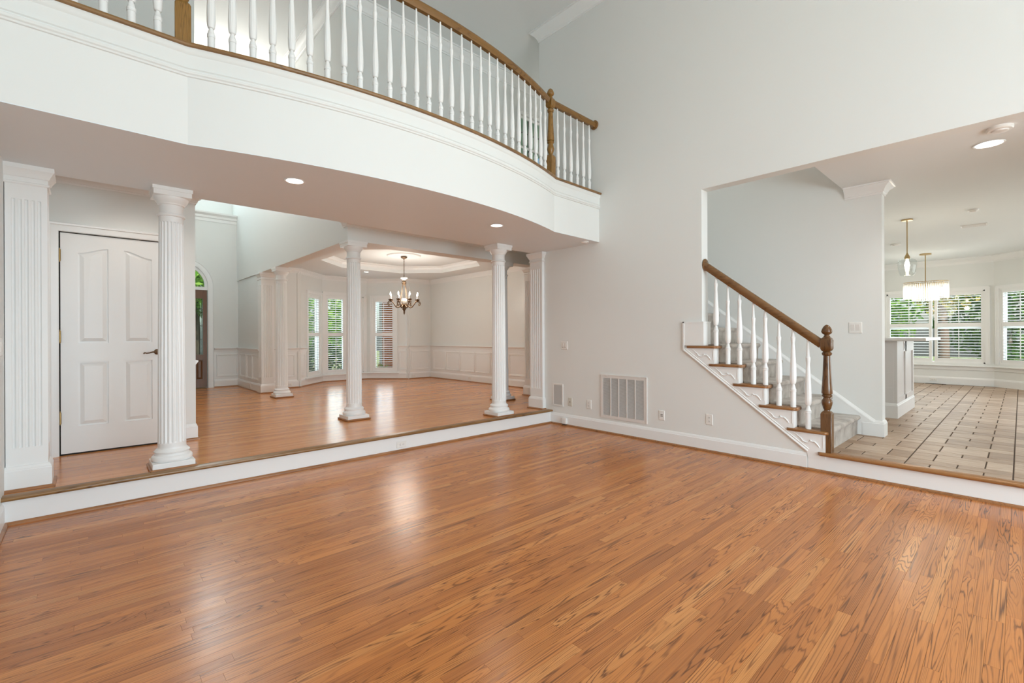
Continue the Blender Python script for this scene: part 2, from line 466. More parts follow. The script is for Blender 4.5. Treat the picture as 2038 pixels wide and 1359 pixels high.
floor = struct(MB().box(XL, 0, YB, 0, -.12, -.006).build('floor', SUBF), 'subfloor under the strip oak boards of the lower room')
rnd = random.Random(5)
boards = []
y = 0.0; wB = .0515
while y > YB:
    x = XL - rnd.random() * 1.2
    while x < 0:
        l = rnd.choice((.38, .55, .75, .95, 1.15, 1.4)) * rnd.uniform(.85, 1.15)
        xa, xb = max(x, XL), min(x + l, 0)
        if xb - xa > .03:
            boards.append((quad_area([(xa, y, 0), (xb, y, 0), (xb, y - wB, 0), (xa, y - wB, 0)]), xa, xb, y, rnd.random(), rnd.random() * 60))
        x += l
    y -= wB
boards.sort(key=lambda t: -t[0])
g_ = .0004
for ar, xa, xb, yy, tn, sd in boards[:300]:
    m = MB(); m.tone, m.seed = tn, sd
    c_ = .0012
    m.loft([[(xa + g_, yy - wB + g_, -.006), (xb - g_, yy - wB + g_, -.006), (xb - g_, yy - g_, -.006), (xa + g_, yy - g_, -.006)],
            [(xa + g_, yy - wB + g_, 0), (xb - g_, yy - wB + g_, 0), (xb - g_, yy - g_, 0), (xa + g_, yy - g_, 0)]])
    m.build('plank', OAKF, floor)
m = MB(); m.tone, m.seed = [], []
for ar, xa, xb, yy, tn, sd in boards[300:]:
    m.loft([[(xa + g_, yy - wB + g_, -.006), (xb - g_, yy - wB + g_, -.006), (xb - g_, yy - g_, -.006), (xa + g_, yy - g_, -.006)],
            [(xa + g_, yy - wB + g_, 0), (xb - g_, yy - wB + g_, 0), (xb - g_, yy - g_, 0), (xa + g_, yy - g_, 0)]])
    m.tone += [tn] * 6; m.seed += [sd] * 6
m.build('further_planks', OAKF, floor, kind='stuff')

HALL = [(XL, .0), (3.4, .0), (3.4, 1.45), (1.78, 1.45), (1.78, 5.9), (1.10, 5.9), (.33, 6.66), (-.84, 6.66), (-1.62, 5.88), (-2.3, 5.88), (-2.3, 7.2), (-4.2, 7.2), (-4.2, 1.45), (XL, 1.45)]
fh = struct(MB().prism(HALL, 'z', -.1, ZU).build('floor_hall', OAKS), 'oak strip floor of the raised hall and dining room')
# step up to the hall: white riser, oak nosing, oak shoe
st = struct(MB().box(XL, 0, -.012, .0, 0, ZU - .012).build('trim_1', TRIM), 'white riser of the long step up to the hall')
nosep = [(-.034, .163), (-.040, .168), (-.042, .176), (-.040, .184), (-.034, .188), (.06, .188), (.06, .163)]
nz_ = MB().prism([(a + 0., b) for a, b in nosep], 'x', XL - .005, .02)
struct(nz_.build('trim_2', NOSE, smooth=40), 'oak nosing along the hall step')
m = MB().sweep([(XL, -.012, 0), (-.02, -.012, 0)], [(o - .016, z) for o, z in shoe_prof()])
m.sweep([(0, -.012, 0), (0, -3.24, 0)], shoe_prof())
struct(m.build('trim_3', SHOE), 'oak shoe moulding along the step and the right wall')
m = MB().sweep([(-.006, -3.24, 0), (-.006, -5.45, 0)], [(o - .016, z) for o, z in shoe_prof()])
struct(m.build('trim_4', SHOE), 'oak shoe moulding below the kitchen step')
struct(MB().sweep([(XL, YB, 0), (XL, -.012, 0)], base_prof(.155)).build('baseboard_left', TRIM, smooth=30))
struct(MB().sweep([(XL, YB, 0), (XL, -.012, 0)], shoe_prof()).build('trim_5', SHOE), 'oak shoe moulding along the left wall')
struct(MB().sweep([(0, -.012, .0), (0, -3.236, .0)], base_prof(.157)).build('baseboard_right', TRIM, smooth=30))

# kitchen floor of mixed tiles on dark grout
fk = struct(MB().box(.03, 9.2, -8.0, -2.06, -.1, ZU - .005).build('floor_kitchen', GROUT), 'dark grout bed of the kitchen tiles')
tiles = []
rk = random.Random(8)
x = .062
rows = [('h', .105), ('B', .155), ('A', .305)]
xk = .045; k = 0
seq = ['A0', 'B', 'A', 'B', 'A', 'B', 'A', 'B', 'A', 'B', 'A', 'B', 'A', 'B', 'A', 'B', 'A', 'B', 'A', 'B', 'A', 'B', 'A', 'B', 'A', 'B', 'A', 'B', 'A', 'B', 'A', 'B', 'A', 'B', 'A', 'B', 'A']
for sname in seq:
    d = {'A0': .130, 'A': .305, 'B': .160}[sname]
    if xk > 8.9: break
    for s in range(-3, 7):
        y0 = -3.92 - .6175 * (s - 1)
        cuts = [0, .154, .463, .6175] if sname[0] == 'A' else [0, .309, .6175]
        for c0, c1 in zip(cuts, cuts[1:]):
            ya, yb = y0 - c1, y0 - c0
            if yb > -2.2 or ya < -7.9: continue
            tiles.append((xk, min(xk + d, 9.0), ya, yb))
    xk += d + .0
tt = []
for xa, xb, ya, yb in tiles:
    ar = quad_area([(xa, ya, ZU), (xb, ya, ZU), (xb, yb, ZU), (xa, yb, ZU)])
    if -3.62 < yb and xa < 1.22 and ya > -3.42: ar = 0
    tt.append((ar, xa, xb, ya, yb, rk.random(), rk.random() * 50))
tt.sort(key=lambda t: -t[0])
def tile_rings(xa, xb, ya, yb):
    g, c = .0042, .003
    a = (xa + g * .6, xb - g * .6, ya + g, yb - g)
    return [[(a[0], a[2], ZU - .006), (a[1], a[2], ZU - .006), (a[1], a[3], ZU - .006), (a[0], a[3], ZU - .006)],
            [(a[0], a[2], ZU - .003), (a[1], a[2], ZU - .003), (a[1], a[3], ZU - .003), (a[0], a[3], ZU - .003)],
            [(a[0] + c, a[2] + c, ZU), (a[1] - c, a[2] + c, ZU), (a[1] - c, a[3] - c, ZU), (a[0] + c, a[3] - c, ZU)]]
for ar, xa, xb, ya, yb, tn, sd in tt[:300]:
    m = MB(); m.tone, m.seed = tn, sd; m.loft(tile_rings(xa, xb, ya, yb)); m.build('tile', TILE, fk)
m = MB(); m.tone, m.seed = [], []
for ar, xa, xb, ya, yb, tn, sd in tt[300:]:
    m.loft(tile_rings(xa, xb, ya, yb)); m.tone += [tn] * 10; m.seed += [sd] * 10
m.build('further_tiles', TILE, fk, kind='stuff')
struct(MB().box(-.006, .0, -5.45, -3.245, 0, ZU - .03).build('trim_6', TRIM), 'white riser of the step up to the kitchen')
kn = [(-.034, .150), (-.042, .156), (-.045, .165), (-.042, .175), (-.034, .181), (.05, .181), (.05, .150)]
m = MB()
ring = lambda yy, dx=0: [(a if a > 0 else a + dx, yy, b) for a, b in kn]
m.loft([ring(-5.45), ring(-3.345), ring(-3.325, .03)])
struct(m.build('trim_7', NOSEY, smooth=40), 'oak nosing along the kitchen step')

# ------------------------------------------------------------------ SETTING: walls, slabs, ceilings
struct(MB().box(-5.5, XL, -8.64, 1.45, -.1, ZC).build('wall_left', WALL))
m = MB()
for b in ((-5.36, -4.95, -.1, ZC), (-.45, .14, -.1, ZC), (-4.95, -.45, -.1, .45), (-4.95, -.45, 5.1, ZC)): m.box(b[0], b[1], YB - .14, YB, b[2], b[3])
struct(m.build('wall_back', WALL))
wb_ = sempty('window_1', (-2.7, YB - .07, .45), 'tall white grid window behind the camera')
m = MB()
for xx in (-4.95, -3.85, -2.73, -1.6, -.51): m.box(xx, xx + .06, YB - .1, YB - .03, .45, 5.1)
for zz in (.45, 2.45, 3.0, 5.04): m.box(-4.95, -.45, YB - .1, YB - .03, zz, zz + .06)
m.build('frame', TRIM, wb_)
# right wall with the kitchen opening and the stepped wall under the stair
STEPF = [-3.405 + .25 * k for k in range(14)]          # nosing fronts
STEPZ = [.368 + .1915 * k for k in range(14)]          # tread tops
m = MB()
m.box(0, .14, -2.239, .119, -.1, 3.0)
m.box(0, .14, -2.239, .20, 3.0, ZC)
m.box(0, .14, -5.45, -2.239, ZK, ZC)
m.box(0, .14, YB, -5.45, -.1, ZC)
poly = [(-3.38, -.1), (-3.38, STEPZ[0] - .028)]
for k in range(1, 5):
    poly += [(STEPF[k] + .03, STEPZ[k - 1] - .028), (STEPF[k] + .03, STEPZ[k] - .028)]
poly += [(-2.239, STEPZ[4] - .028), (-2.239, -.1)]
m.prism(poly, 'x', 0., .10)
wr = struct(m.build('wall_right', WALL))
# hall door wall, foyer walls
m = MB()
m.box(XL, -5.125, 1.29, 1.43, ZU, 2.7); m.box(-4.327, -4.09, 1.29, 1.43, ZU, 2.7); m.box(-5.125, -4.327, 1.29, 1.43, 2.217, 2.7)
m.box(XL, -4.09, 1.29, 1.43, 2.7, ZC)
wh = struct(m.build('wall_hall', WALL))
wfl = struct(MB().box(-4.23, -4.09, 1.43, 7.45, ZU, ZC).build('wall_foyer_left', WALL))
DX, DR, DZ = -3.505, .470, 2.33
arcp = [(DX + DR * cos(t), DZ + DR * sin(t)) for t in [pi - pi * i / 24 for i in range(25)]]
poly = [(-4.23, ZU), (DX - DR, ZU)] + arcp + [(DX + DR, ZU), (-2.30, ZU), (-2.30, 3.82), (-4.23, 3.82)]
m = MB().prism(poly, 'y', 7.05, 7.2)
m.box(-4.23, -2.3, 7.05, 7.60, 3.82, 3.92)
for b in ((-4.23, -4.0, 3.92, ZC), (-2.65, -2.3, 3.92, ZC), (-4.0, -2.65, 3.92, 4.65), (-4.0, -2.65, 5.58, ZC)): m.box(b[0], b[1], 7.45, 7.6, b[2], b[3])
wff = struct(m.build('wall_foyer_front', WALL))
w8 = sempty('window_2', (-3.3, 7.5, 4.15), 'high foyer window above the entry door')
m = MB()
for xx in (-4.0, -3.35, -2.70): m.box(xx, xx + .05, 7.47, 7.53, 4.65, 5.58)
for zz in (4.65, 5.1, 5.53): m.box(-4.0, -2.65, 7.47, 7.53, zz, zz + .05)
m.build('frame', TRIM, w8)
MB().box(-4.0, -2.65, 7.498, 7.502, 4.65, 5.58).build('pane', GLASS, w8)
struct(MB().sweep([(-4.09, 7.05, 3.90), (-2.49, 7.05, 3.90)], [(0, -.19), (.012, -.19), (.014, -.13), (.03, -.115), (.034, -.07), (.075, -.03), (.08, 0), (0, 0)]).build('trim_8', TRIM, smooth=30), 'moulded ledge above the foyer entry door')
m = MB().box(-2.47, -2.28, 5.365, 7.05, ZU, 2.475).box(-2.49, -2.30, 1.18, 7.6, 2.475, 3.05).box(-2.49, -2.30, 1.35, 7.6, 3.05, ZC)
wfr = struct(m.build('wall_foyer_right', WALL))
m = MB().box(-2.30, 1.75, 1.18, 1.42, 2.475, 2.80)
m.box(-2.30, .70, 1.35, 1.47, 2.8, ZC); m.box(1.42, 3.4, 1.35, 1.47, 2.8, ZC); m.box(.70, 1.42, 1.35, 1.47, 2.8, 4.05); m.box(.70, 1.42, 1.35, 1.47, 5.15, ZC)
struct(m.build('wall_upstairs', WALL))
struct(MB().box(.14, 3.4, .06, .2, 3.05, ZC).build('wall_landing', WALL))
struct(MB().box(3.3, 3.4, .0, 1.47, ZU, ZC).build('wall_hall_end', WALL))
# balcony slab
poly = [(p.x, p.y) for p in EDGE] + [(0, .30), (XL, .30)]
m = MB().prism(poly, 'z', ZS + .006, ZB - .03)
m.box(0, 3.4, .10, .30, ZS, ZB - .03).box(-2.49, 3.4, .30, 1.35, 2.755, ZB - .03).box(XL, -4.09, .30, 1.30, 2.755, ZB - .03)
slab = struct(m.build('ceiling_soffit', WALL), 'bowed balcony slab with plain fascia and soffit')
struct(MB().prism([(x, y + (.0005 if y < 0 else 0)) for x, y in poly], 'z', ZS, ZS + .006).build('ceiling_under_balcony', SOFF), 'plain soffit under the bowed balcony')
path = [(p.x, p.y, 0) for p in EDGE]
fp = [(0, 2.895), (.010, 2.898), (.012, 2.908), (.020, 2.914), (.022, 2.928), (.012, 2.934), (.012, 2.940), (.020, 2.946), (.020, 2.950), (.010, 2.954), (.010, 3.035), (.018, 3.043), (.024, 3.058), (.024, 3.078), (0, 3.078)]
m = MB().sweep(path, fp)
m.build('fascia_trim', WALL, slab, smooth=25)
cp = [(.03, 3.076), (.040, 3.080), (.043, 3.090), (.040, 3.100), (.030, 3.105), (-.11, 3.105), (-.11, 3.076)]
struct(MB().sweep(path, cp).build('trim_9', NOSE, smooth=30), 'oak nosing capping the balcony edge')
up_floor = MB().prism([(p.x, p.y + .1) for p in EDGE] + [(0, .30), (XL, .30)], 'z', ZB - .03, ZB - .012)
up_floor.box(0, 3.4, .2, 1.35, ZB - .03, ZB - .012).box(-2.49, 0, .3, 1.35, ZB - .03, ZB - .012)
struct(up_floor.build('floor_upstairs', CARPET))
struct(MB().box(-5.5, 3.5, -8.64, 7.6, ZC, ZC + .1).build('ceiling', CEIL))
CR = crown_prof(.16, .11)
struct(MB().sweep([(0, YB, ZC), (0, .2, ZC), (.6, .2, ZC)], CR, flip=-1).build('trim_10', TRIM, smooth=30), 'crown moulding of the two-storey room')
struct(MB().sweep([(-2.49, 7.4, ZC), (-2.49, 1.35, ZC), (3.3, 1.35, ZC)], CR).build('trim_11', TRIM, smooth=30), 'crown moulding of the upstairs walls')
C2 = crown_prof(.105, .085)
struct(MB().sweep([(XL, 1.29, 2.755), (-4.09, 1.29, 2.755), (-4.09, 1.40, 2.755)], C2).build('trim_12', TRIM, smooth=30), 'crown moulding above the hall door')
struct(MB().sweep([(-2.49, 1.30, 2.755), (-2.49, 1.18, 2.755), (3.3, 1.18, 2.755)], C2).build('trim_13', TRIM, smooth=30), 'crown moulding along the dining room beam')

# walls set out along any line: u along, w into the room, z up
class Run:
    def __init__(s, a, b):
        s.a = Vector((*a, 0)); d = Vector((b[0] - a[0], b[1] - a[1], 0)); s.L = d.length; s.d = d.normalized(); s.n = s.d.cross(Vector((0, 0, 1)))
    def p(s, u, w, z): return tuple(s.a + s.d * u + s.n * w + Vector((0, 0, z)))
    def box(s, m, u0, u1, w0, w1, z0, z1):
        return m.loft([[s.p(u0, w0, z), s.p(u1, w0, z), s.p(u1, w1, z), s.p(u0, w1, z)] for z in (z0, z1)])
    def rect(s, m, u0, u1, z0, z1, prof, w=0):
        return m.sweep([s.p(u0, w, z0), s.p(u1, w, z0), s.p(u1, w, z1), s.p(u0, w, z1)], prof, closed=True, up=tuple(s.n))
    def uX(s, x): return (x - s.a.x) / s.d.x
    def uY(s, y): return (y - s.a.y) / s.d.y
    def wall(s, name, z0, z1, hole=None, t=.12, mat=None, e0=0, e1=0):
        m = MB()
        if hole is None: s.box(m, -e0, s.L + e1, -t, 0, z0, z1)
        else:
            u0, u1, a, b = hole
            s.box(m, -e0, u0, -t, 0, z0, z1); s.box(m, u1, s.L + e1, -t, 0, z0, z1); s.box(m, u0, u1, -t, 0, z0, a); s.box(m, u0, u1, -t, 0, b, z1)
        return struct(m.build(name, mat or WALL))
FRAME = [(0, 0), (0, .007), (.006, .013), (.016, .010), (.024, .016), (.032, .014), (.034, 0)]
def wainscot(run, wall, frames, u0=None, u1=None, zc=1.02, z0=ZU):
    u0 = 0 if u0 is None else u0; u1 = run.L if u1 is None else u1
    m = MB(); run.box(m, u0, u1, -.002, .004, z0, zc - .02); m.build('wainscot_board', TRIM, wall)
    MB().sweep([run.p(u0, .003, zc), run.p(u1, .003, zc)], RAIL_CHAIR).build('chair_rail', TRIM, wall, smooth=25)
    MB().sweep([run.p(u0, .003, z0), run.p(u1, .003, z0)], base_prof(.165)).build('base_trim', TRIM, wall, smooth=25)
    MB().sweep([run.p(u0, .003, z0), run.p(u1, .003, z0)], shoe_prof()).build('shoe_moulding', SHOE, wall)
    for a, b, c, d in frames:
        m = MB(); run.rect(m, a, b, c, d, FRAME, .003); m.build('wainscot_panel', TRIM, wall)

def shutters(run, win, panels, z0, z1, mid, pitch=.056, w=.0, tilt=.16):
    """louvred shutter panels: stiles, rails, louvres, tilt rod"""
    for u0, u1 in panels:
        sh = MB(); f = .05
        run.box(sh, u0, u0 + f, w - .028, w, z0, z1); run.box(sh, u1 - f, u1, w - .028, w, z0, z1)
        for a, b in ((z0, z0 + .085), (mid - .045, mid + .045), (z1 - .075, z1)): run.box(sh, u0 + f, u1 - f, w - .028, w, a, b)
        s = sh.build('shutter', TRIM, win)
        lv = MB(); rod = MB()
        for a, b in ((z0 + .085, mid - .045), (mid + .045, z1 - .075)):
            n = max(1, int((b - a) / pitch)); st_ = (b - a) / n
            for i in range(n):
                zc = a + (i + .5) * st_; h = .030
                ring = [(-h, .002), (-h * .5, .005), (h * .5, .005), (h, .002), (h * .5, -.004), (-h * .5, -.004)]
                ring = [(p * cos(tilt) - q * sin(tilt), p * sin(tilt) + q * cos(tilt)) for p, q in ring]
                lv.loft([[run.p(uu, w - .014 + p, zc + q) for p, q in ring] for uu in (u0 + f, u1 - f)])
            um = (u0 + u1) / 2; run.box(rod, um - .006, um + .006, w + .016, w + .026, a + .02, b - .02)
        lv.build('louver', TRIM, s, kind='stuff'); rod.build('tilt_rod', TRIM, s)
def casing(run, win, u0, u1, z0, z1, wd=.08, sill=True, ext=.03):
    m = MB()
    run.box(m, u0 - wd, u0, 0, .018, z0, z1 + wd); run.box(m, u1, u1 + wd, 0, .018, z0, z1 + wd); run.box(m, u0, u1, 0, .018, z1, z1 + wd)
    run.box(m, u0 - wd, u0 - wd + .014, .018, .028, z0, z1 + wd); run.box(m, u1 + wd - .014, u1 + wd, .018, .028, z0, z1 + wd); run.box(m, u0 - wd, u1 + wd, .018, .028, z1 + wd - .014, z1 + wd)
    m.build('casing', TRIM, win)
def window(n, run, hole, panels, mid, label, pitch=.056, wd=.08, munt=1):
    u0, u1, a, b = hole
    win = sempty('window_%d' % n, run.p((u0 + u1) / 2, -.06, a), label)
    m = MB(); t = .025
    run.box(m, u0, u0 + t, -.12, 0, a, b); run.box(m, u1 - t, u1, -.12, 0, a, b); run.box(m, u0, u1, -.12, 0, a, a + t); run.box(m, u0, u1, -.12, 0, b - t, b)
    m.build('jamb', TRIM, win)
    sm = MB(); zz = (a + b) / 2; t = .045
    for p, q in panels:
        p, q = p, q
        for c, d, o in ((a + .02, zz + .02, -.085), (zz - .02, b - .02, -.105)):
            run.box(sm, p, p + t, o, o + .02, c, d); run.box(sm, q - t, q, o, o + .02, c, d); run.box(sm, p, q, o, o + .02, c, c + t); run.box(sm, p, q, o, o + .02, d - t, d)
    sm.build('sash', TRIM, win)
    g = MB(); run.box(g, u0, u1, -.098, -.095, a, b); g.build('pane', GLASS, win)
    casing(run, win, u0, u1, a, b, wd)
    shutters(run, win, panels, a + .012, b - .012, mid, pitch, -.012)
    return win

# ------------------------------------------------------------------ dining room
rA, rB, rC, rD, rE, rF = Run((-2.28, 5.80), (-1.6, 5.80)), Run((-1.6, 5.80), (-.815, 6.58)), Run((-.815, 6.58), (.30, 6.58)), Run((.30, 6.58), (1.06, 5.84)), Run((1.06, 5.84), (1.70, 5.84)), Run((1.70, 5.84), (1.70, 1.45))
wA = rA.wall('wall_dining_west', ZU, 2.95, e1=.05)
hB = (rB.uX(-1.312), rB.uX(-.880), .37, 2.21)
hC = (rC.uX(-.735), rC.uX(.205), .36, 2.24)
hD = (rD.uX(.412), rD.uX(.805), .37, 2.21)
wB = rB.wall('wall_bay_west', ZU, 2.95, hB, e0=.03, e1=.05)
wC = rC.wall('wall_bay', ZU, 2.95, hC, e0=.03, e1=.03)
wD = rD.wall('wall_bay_east', ZU, 2.95, hD, e0=.05, e1=.03)
wE = rE.wall('wall_dining_north', ZU, 2.95, e0=.05, e1=.12)
wF = rF.wall('wall_dining_east', ZU, 2.95)
wG = struct(MB().box(.955, 1.82, 1.27, 1.47, ZU, 2.8).build('wall_dining_south', WALL))
window(3, rB, hB, [(hB[0] + .01, hB[1] - .01)], 1.30, 'narrow shuttered window on the left side of the dining bay', .053, .072)
window(4, rC, hC, [(hC[0] + .01, (hC[0] + hC[1]) / 2), ((hC[0] + hC[1]) / 2, hC[1] - .01)], 1.30, 'wide shuttered window in the middle of the dining bay', .053, .078)
window(5, rD, hD, [(hD[0] + .01, hD[1] - .01)], 1.30, 'narrow shuttered window on the right side of the dining bay, brick behind', .053, .072)
sill = [(0, -.03), (.035, -.03), (.058, -.022), (.058, -.004), (.052, 0), (0, 0)]
apr = [(0, -.10), (.014, -.10), (.018, -.09), (.018, -.03), (0, -.03)]
sp = [rB.p(rB.uX(-1.425), .0, .345), rC.p(0, 0, .345), rD.p(0, 0, .345), rD.p(rD.uX(.892), 0, .345)]
m = MB().sweep(sp, sill); m.sweep(sp, apr)
struct(m.build('trim_14', TRIM, smooth=25), 'window stool and apron running round the dining bay')
bp = [rB.p(.0, 0, ZU), rC.p(0, 0, ZU), rD.p(0, 0, ZU), rE.p(0, 0, ZU)]
struct(MB().sweep(bp, base_prof(.165)).build('baseboard_bay', TRIM, smooth=25))
struct(MB().sweep(bp, shoe_prof()).build('trim_15', SHOE), 'oak shoe moulding round the dining bay')
wainscot(rA, wA, [(.33, .57, .44, .85)])
wainscot(rB, wB, [(.075, .225, .44, .85)], 0, hB[0] - .075)
wainscot(rD, wD, [(rD.L - .20, rD.L - .075, .44, .85)], hD[1] + .075, rD.L)
wainscot(rE, wE, [(.10, .57, .44, .85)])
wainscot(rF, wF, [(5.84 - a, 5.84 - b, .44, .84) for a, b in ((5.66, 5.18), (5.07, 4.58), (4.48, 3.99), (3.91, 3.425), (3.34, 2.85), (2.74, 2.27), (2.18, 1.70))])
rH = Run((-3.035 + .11, 7.05), (-2.47, 7.05)); wainscot(rH, wff, [(.075, .42, .44, .85)])
rI = Run((-2.47, 7.05), (-2.47, 5.30)); wainscot(rI, wfr, [(7.05 - 6.80, 7.05 - 6.37, .44, .86), (7.05 - 6.25, 7.05 - 5.88, .44, .86), (7.05 - 5.80, 7.05 - 5.38, .44, .86)])
rJ = Run((-4.09, 1.43), (-4.09, 7.05)); wainscot(rJ, wfl, [(.25 + .75 * i, .85 + .75 * i, .44, .86) for i in range(7)], zc=1.0)
m = MB().sweep([(-4.255, 1.29, ZU), (-4.09, 1.29, ZU), (-4.09, 1.45, ZU)], base_prof(.165)); m.build('base_trim', TRIM, wh, smooth=25)
MB().sweep([(-4.255, 1.29, ZU), (-4.09, 1.29, ZU), (-4.09, 1.45, ZU)], shoe_prof()).build('shoe_moulding', SHOE, wh)
cwn = [rA.p(0, 0, ZD), rB.p(0, 0, ZD), rC.p(0, 0, ZD), rD.p(0, 0, ZD), rE.p(0, 0, ZD), rF.p(0, 0, ZD), rF.p(rF.L, 0, ZD)]
struct(MB().sweep(cwn, C2).build('trim_16', TRIM, smooth=30), 'crown moulding round the dining room')
# octagonal tray ceiling
cx, cy, hw, ck = -.29, 3.66, 1.37, .68
octo = lambda h, c: [(cx - h, cy - h + c), (cx - h, cy + h - c), (cx - h + c, cy + h), (cx + h - c, cy + h), (cx + h, cy + h - c), (cx + h, cy - h + c), (cx + h - c, cy - h), (cx - h + c, cy - h)]
O = octo(hw, ck)
outer = [(-2.3, 1.42), (-2.3, 5.92), (-1.62, 5.92), (-.84, 6.68), (.33, 6.68), (1.10, 5.92), (1.82, 5.92), (1.82, 1.42)]
m = MB()
pairs = [(outer[0], O[0]), (outer[1], O[1]), (outer[3], O[2]), (outer[4], O[3]), (outer[6], O[4]), (outer[7], O[5]), ((.4, 1.42), O[6]), ((-.98, 1.42), O[7])]
n = 8
for i in range(8):
    a, b = pairs[i], pairs[(i + 1) % 8]
    m.add([(*a[0], ZD), (*b[0], ZD), (*b[1], ZD), (*a[1], ZD)], [(0, 1, 2, 3)])
m.add([(*outer[1], ZD), (*outer[2], ZD), (*outer[3], ZD)], [(0, 1, 2)]); m.add([(*outer[4], ZD), (*outer[5], ZD), (*outer[6], ZD)], [(0, 1, 2)])
ZT = 2.85
for i in range(8):
    a, b = O[i], O[(i + 1) % 8]; m.quad((*a, ZD), (*b, ZD), (*b, ZT), (*a, ZT))
m.add([(*p, ZT) for p in O], [tuple(range(8))])
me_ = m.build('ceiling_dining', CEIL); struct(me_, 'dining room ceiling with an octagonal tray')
struct(MB().sweep([(*p, ZT) for p in O], crown_prof(.08, .07), closed=True).build('trim_17', TRIM, smooth=30), 'crown moulding inside the octagonal tray')
if True:  # outer lid keeps daylight out of the roof space
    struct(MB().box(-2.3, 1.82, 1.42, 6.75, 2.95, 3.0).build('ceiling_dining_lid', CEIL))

# ------------------------------------------------------------------ doors
d1 = sempty('door_1', (-4.724, 1.29, ZU), 'white four-panel closet door with arched upper panels and brass hinges')
yF, yBk = 1.300, 1.338
def S(t): return t * t * (3 - 2 * t)
X = (-5.112, -4.995, -4.783, -4.666, -4.452, -4.337)
m = MB()
for a, b in ((0, 1), (2, 3), (4, 5)): m.box(X[a], X[b], yF, yBk, ZU + .014, 2.208)
lef = [(X[1] + (X[2] - X[1]) * i / 12, 2.034 + .058 * S(i / 12)) for i in range(13)]
rig = [(X[3] + (X[4] - X[3]) * i / 12, 2.092 - .062 * S(i / 12)) for i in range(13)]
for a, b, cv in ((1, 2, lef), (3, 4, rig)):
    m.box(X[a], X[b], yF, yBk, ZU + .014, .435); m.box(X[a], X[b], yF, yBk, 1.026, 1.203)
    m.prism(cv + [(X[b], 2.208), (X[a], 2.208)], 'y', yF, yBk)
m.build('door_leaf', TRIM, d1)
def raised(poly, yd):
    cxx = sum(p[0] for p in poly) / len(poly); zs = [p[1] for p in poly]; z0, z1 = min(zs), max(zs); xs = [p[0] for p in poly]; x0, x1 = min(xs), max(xs)
    def ins(k):
        return [(x0 + k + (p[0] - x0) * (x1 - x0 - 2 * k) / (x1 - x0), p[1] + (k if p[1] < z0 + .3 else -k)) for p in poly]
    r0, r1, r2 = poly, ins(.012), ins(.042)
    return MB().loft([[(x, yd + .020, z) for x, z in r0], [(x, yd + .012, z) for x, z in r0], [(x, yd + .012, z) for x, z in r1], [(x, yd + .001, z) for x, z in r2]], cap=True)
for a, b, cv in ((1, 2, lef), (3, 4, rig)):
    raised([(X[b], 1.203), (X[a], 1.203)] + cv, yF).build('door_panel', TRIM, d1, smooth=20)
    raised([(X[b], .435), (X[a], .435), (X[a], 1.026), (X[b], 1.026)], yF).build('door_panel', TRIM, d1)
m = MB().sweep([(-5.122, 1.29, ZU), (-5.122, 1.29, 2.219), (-4.328, 1.29, 2.219), (-4.328, 1.29, ZU)], CASING, up=(0, -1, 0), flip=-1)
m.build('casing', TRIM, d1, smooth=25)
MB().box(-5.125, -4.327, 1.34, 1.36, ZU, 2.217).box(-5.125, -5.112, 1.302, 1.36, ZU, 2.217).box(-4.337, -4.327, 1.302, 1.36, ZU, 2.217).box(-5.12, -4.33, 1.308, 1.36, ZU, ZU + .014).box(-5.12, -4.33, 1.304, 1.36, 2.208, 2.217).build('shadow_gap', DARK, d1)
for zz in (2.0, 1.26, .52):
    m = MB().lathe([(.0085, -.052), (.0085, .052)], (-5.116, 1.290, zz), 10); m.lathe([(.006, .052), (.004, .062), (.001, .066)], (-5.116, 1.290, zz), 8); m.lathe([(.001, -.064), (.005, -.058), (.006, -.052)], (-5.116, 1.290, zz), 8)
    m.build('hinge', BRASS, d1, smooth=40, label='antique brass hinge')
m = MB().lathe([(.001, -.014), (.020, -.012), (.027, -.006), (.028, 0)], (-4.412, 1.300, 1.105), 16, axis='y')
m.lathe([(.010, -.05), (.010, -.012)], (-4.412, 1.300, 1.105), 10, axis='y')
m.tube([(-4.405, 1.255, 1.105), (-4.425, 1.250, 1.106), (-4.455, 1.248, 1.104), (-4.480, 1.248, 1.096), (-4.500, 1.248, 1.094), (-4.515, 1.249, 1.099), (-4.522, 1.25, 1.094), (-4.518, 1.25, 1.087)], [.010, .0085, .007, .0065, .006, .0065, .006, .004], 8)
m.build('lever_handle', BRONZE, d1, smooth=40, label='curved bronze lever handle')

d2 = sempty('door_2', (DX, 7.1, ZU), 'stained wood entry door with leaded glass under an arched transom')
m = MB(); xl, xr = DX - DR, DX + DR - .01
yd0, yd1 = 7.07, 7.115
gx0, gx1, gz0, gz1 = -3.245, -3.119, .885, 2.065
m.box(gx1, xr, yd0, yd1, ZU + .012, 2.245).box(xl, gx0, yd0, yd1, ZU + .012, 2.245).box(gx0, gx1, yd0, yd1, gz1, 2.245).box(gx0, gx1, yd0, yd1, .78, gz0).box(gx0, gx1, yd0, yd1, ZU + .012, .36).box(gx0, gx1, yd0 + .015, yd1, .36, .78)
m.build('door_leaf', DOORW, d2)
raised([(gx1, .36), (gx0, .36), (gx0, .78), (gx1, .78)], yd0).build('door_panel', DOORW, d2)
MB().box(gx0, gx1, 7.09, 7.094, gz0, gz1).build('leaded_pane', BEVEL, d2)
m = MB(); t = .003; gy = 7.084
def came(pts): m.tube([(x, gy, z) for x, z in pts], t, 5)
for xx in (gx1 - .012, gx1 - .024, gx0 + .012, gx0 + .024): came([(xx, gz0), (xx, gz1)])
for zz in (gz0 + .03, gz1 - .05, gz1 - .22, 1.765, 1.50, 1.475, 1.20): came([(gx0, zz), (gx1, zz)])
gc = (gx0 + gx1) / 2 + .005
